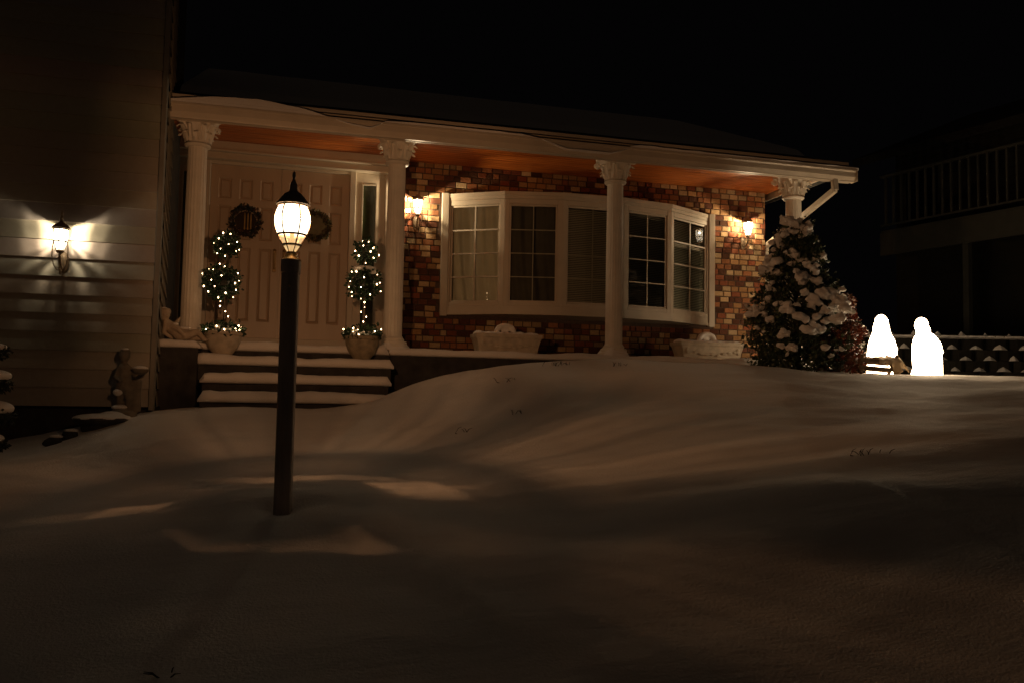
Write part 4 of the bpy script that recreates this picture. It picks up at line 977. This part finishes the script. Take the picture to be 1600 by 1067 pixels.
# ------------------------------------------------------------ block retaining wall far right
t = thing('block_wall', (12, 11.5, 1.6), 'low wall of dark stacked garden blocks with snow on their ledges', 'retaining wall')
bx0, by0, bx1, by1 = 8.9, 12.15, 17.5, 9.6
u = Vector((bx1-bx0, by1-by0, 0)); L = u.length; u.normalize(); nr = Vector((u.y,-u.x,0)); rnd = random.Random(6)
m = MB(); sn = MB(); zb = 1.70; BH = .185; BL = .40
for r in range(4):
    k = 0; x = -.2 if r % 2 else 0
    while x < L:
        o_ = Vector((bx0,by0,0))+u*x-nr*(.05*r); z = zb+r*BH-.10; M = Matrix(((u.x,-nr.x,0,o_.x),(u.y,-nr.y,0,o_.y),(0,0,1,z),(0,0,0,1)))
        # tapered split face block: wide front plane with angled cheeks
        p = [(.02,0),(.10,-.06),(BL-.10,-.06),(BL-.02,0),(BL-.02,.2),(.02,.2)]
        m.add([M@Vector((a,b,0)) for a,b in p]+[M@Vector((a,b,BH-.006)) for a,b in p], [(i,(i+1)%6,6+(i+1)%6,6+i) for i in range(6)]+[tuple(range(6))[::-1],tuple(range(6,12))], tuple(v*rnd.uniform(.6,1.2) for v in (.026,.024,.02)))
        w = rnd.uniform(.08,.13)                    # wedge of snow caught in the gap between blocks
        a = M@Vector((-w,-.03,BH)); b = M@Vector((w,-.03,BH)); c = M@Vector((0,.02,BH+rnd.uniform(.09,.14))); d = M@Vector((0,-.085,BH+.01)); sn.add([a,b,c,d], [(0,3,2),(3,1,2),(0,1,3)])
        x += BL
m.c = [((c[0], c[0]*.9, c[0]*.75) if c else None) for c in m.c]; m.build('blocks', BRICK, t, smooth=False)
for k in range(60):
    q = Vector((bx0,by0,0))+u*(L*k/59)-nr*.06; sn.ell((q.x,q.y,zb-.10+4*BH+.02),(.13,.16,.03),8,5)
sn.build('snow', SNOWS, t, smooth=30)

# ------------------------------------------------------------ neighbour's house with raised deck
nb = thing('neighbour_house', (13.5, 12.5, 1.6), 'dark neighbouring house with a raised railed deck at the right edge', 'house')
NP = mat('deck_paint', (.06,.058,.046), .7, .1, 6); NW = attr_mat('neighbour_siding', .7, .3, 20)
A = Vector((9.7,9.0,0)); Bv = Vector((12.95,15.45,0)); A = Vector((13.75,10.7,0)); Bv = Vector((12.55,15.5,0)); u = (Bv-A).normalized(); L = (Bv-A).length; nr = Vector((-u.y,u.x,0))
def zz(s, za, zb_): return za+(zb_-za)*s/L
za0, zb0 = 3.70, 4.72
def dk(m, s0, s1, d0, d1, z0, z1):
    p = [A+u*s0+nr*(-d1), A+u*s1+nr*(-d1), A+u*s1+nr*(-d0), A+u*s0+nr*(-d0)]
    m.add([(q.x,q.y,z0) for q in p]+[(q.x,q.y,z1) for q in p], [(0,3,2,1),(4,5,6,7),(0,1,5,4),(1,2,6,5),(2,3,7,6),(3,0,4,7)])
ZD = 4.98
m = MB(); dk(m, -1, L, 0, 3.0, ZD-.04, ZD); deck = m.build('deck', NP, nb, smooth=False)
m = MB(); dk(m, -1, L, -.02, .04, ZD-.55, ZD-.045); m.build('beam', NP, deck, smooth=False)
m = MB(); dk(m, -1, L, -.02, .05, ZD+1.18, ZD+1.23); dk(m, -1, L, 0, .03, ZD+.10, ZD+.14); m.build('rail', NP, deck, smooth=False)
bm0 = MB(); dk(bm0, 0, .04, -.005, .035, ZD+.14, ZD+1.18); me = bm0.mesh('baluster', NP, False, off=tuple(A))
s = -.9
while s < L:
    o = bpy.data.objects.new('baluster', me); COL.objects.link(o); o.parent = deck; o.location = (A+u*s)-wloc(deck); s += .19
for s in (.9, 2.95):
    m = MB(); dk(m, s, s+.12, 0, .12, 1.2, ZD-.33); m.build('deck_post', NP, deck, smooth=False)
m = MB(); z = 1.3
while z < 7.6:
    p0, p1 = A+u*(-2)+nr*(-2.6), A+u*(L+1.5)+nr*(-2.6)
    m.add([(p0.x-.02*nr.x*-1,p0.y,z),(p1.x,p1.y,z),(p1.x+.0,p1.y,z+.2),(p0.x,p0.y,z+.2),(p0.x+nr.x*.02,p0.y+nr.y*.02,z),(p1.x+nr.x*.02,p1.y+nr.y*.02,z)], [(4,5,2,3)], (.04,.038,.03)); z += .2
nw = m.build('wall', NW, nb, smooth=False)
m = MB(); p0, p1 = A+u*(-3)+nr*(-1.6), A+u*(L+2.0)+nr*(-1.6)
q0, q1 = p0-nr*5, p1-nr*5
m.add([(p0.x,p0.y,7.3),(p1.x,p1.y,7.3),(q1.x,q1.y,9.4),(q0.x,q0.y,9.4),(p0.x,p0.y,7.1),(p1.x,p1.y,7.1),(q1.x,q1.y,9.2),(q0.x,q0.y,9.2)], [(0,1,2,3),(4,7,6,5),(0,4,5,1),(1,5,6,2),(3,2,6,7),(0,3,7,4)]); m.build('roof', SHINGLE, nb, smooth=False)
for s in (2.2, 5.2):
    m = MB(); dk(m, s, s+1.0, 2.55, 2.60, ZD+.05, ZD+2.0); w = m.build('window', NP, nb, smooth=False)
    m = MB(); dk(m, s+.08, s+.92, 2.54, 2.548, ZD+.13, ZD+1.92); m.build('pane', mat('dark_pane', (.01,.01,.012), .05, spec=.7), w, smooth=False)

# ------------------------------------------------------------ weeds through the snow
def weed(x, y, n, h, label, seed):
    z = ground_z(x, y); t = thing('dry_weed', (x,y,z), label, 'weed', 'dry weeds in the snow'); rnd = random.Random(seed); m = MB()
    for _ in range(n):
        a = rnd.uniform(0,2*PI); r = rnd.uniform(0,.10); q = rnd.uniform(.4,1)*h; dx, dy = rnd.uniform(-.06,.06), rnd.uniform(-.03,.03)
        bx, by = x+r*math.cos(a)*1.6, y+r*math.sin(a)*.5; m.tube([(x,y,z-.03),(bx,by,z-.008),(bx+dx*.5,by+dy*.5,z+q*.6),(bx+dx,by+dy,z+q*.8)], [.003,.003,.0025,.001], 4)
    m.build('stems', mat('dry_stem', (.05,.04,.025), .9), t)
weed(2.08, 7.93, 5, .05, 'tiny dry twig lying on the snow slope in front of the left planter', 1)
weed(2.72, 8.35, 16, .07, 'loose tuft of dry weeds near the crest of the snow', 2)
weed(3.30, 8.15, 9, .06, 'sparse dry weeds right of the tuft on the snow crest', 3)
weed(3.5, 4.44, 10, .05, 'dark dry weeds alone on the shadowed snow at right', 4)
weed(1.9, 6.9, 6, .05, 'dry weeds in the lit streak right of the lamp post', 6)
weed(-.35, 2.9, 4, .03, 'short dry stems in the snow at the lower left', 7)
weed(1.35, 6.4, 4, .06, 'pair of thin dry stems right of the lamp post', 5)
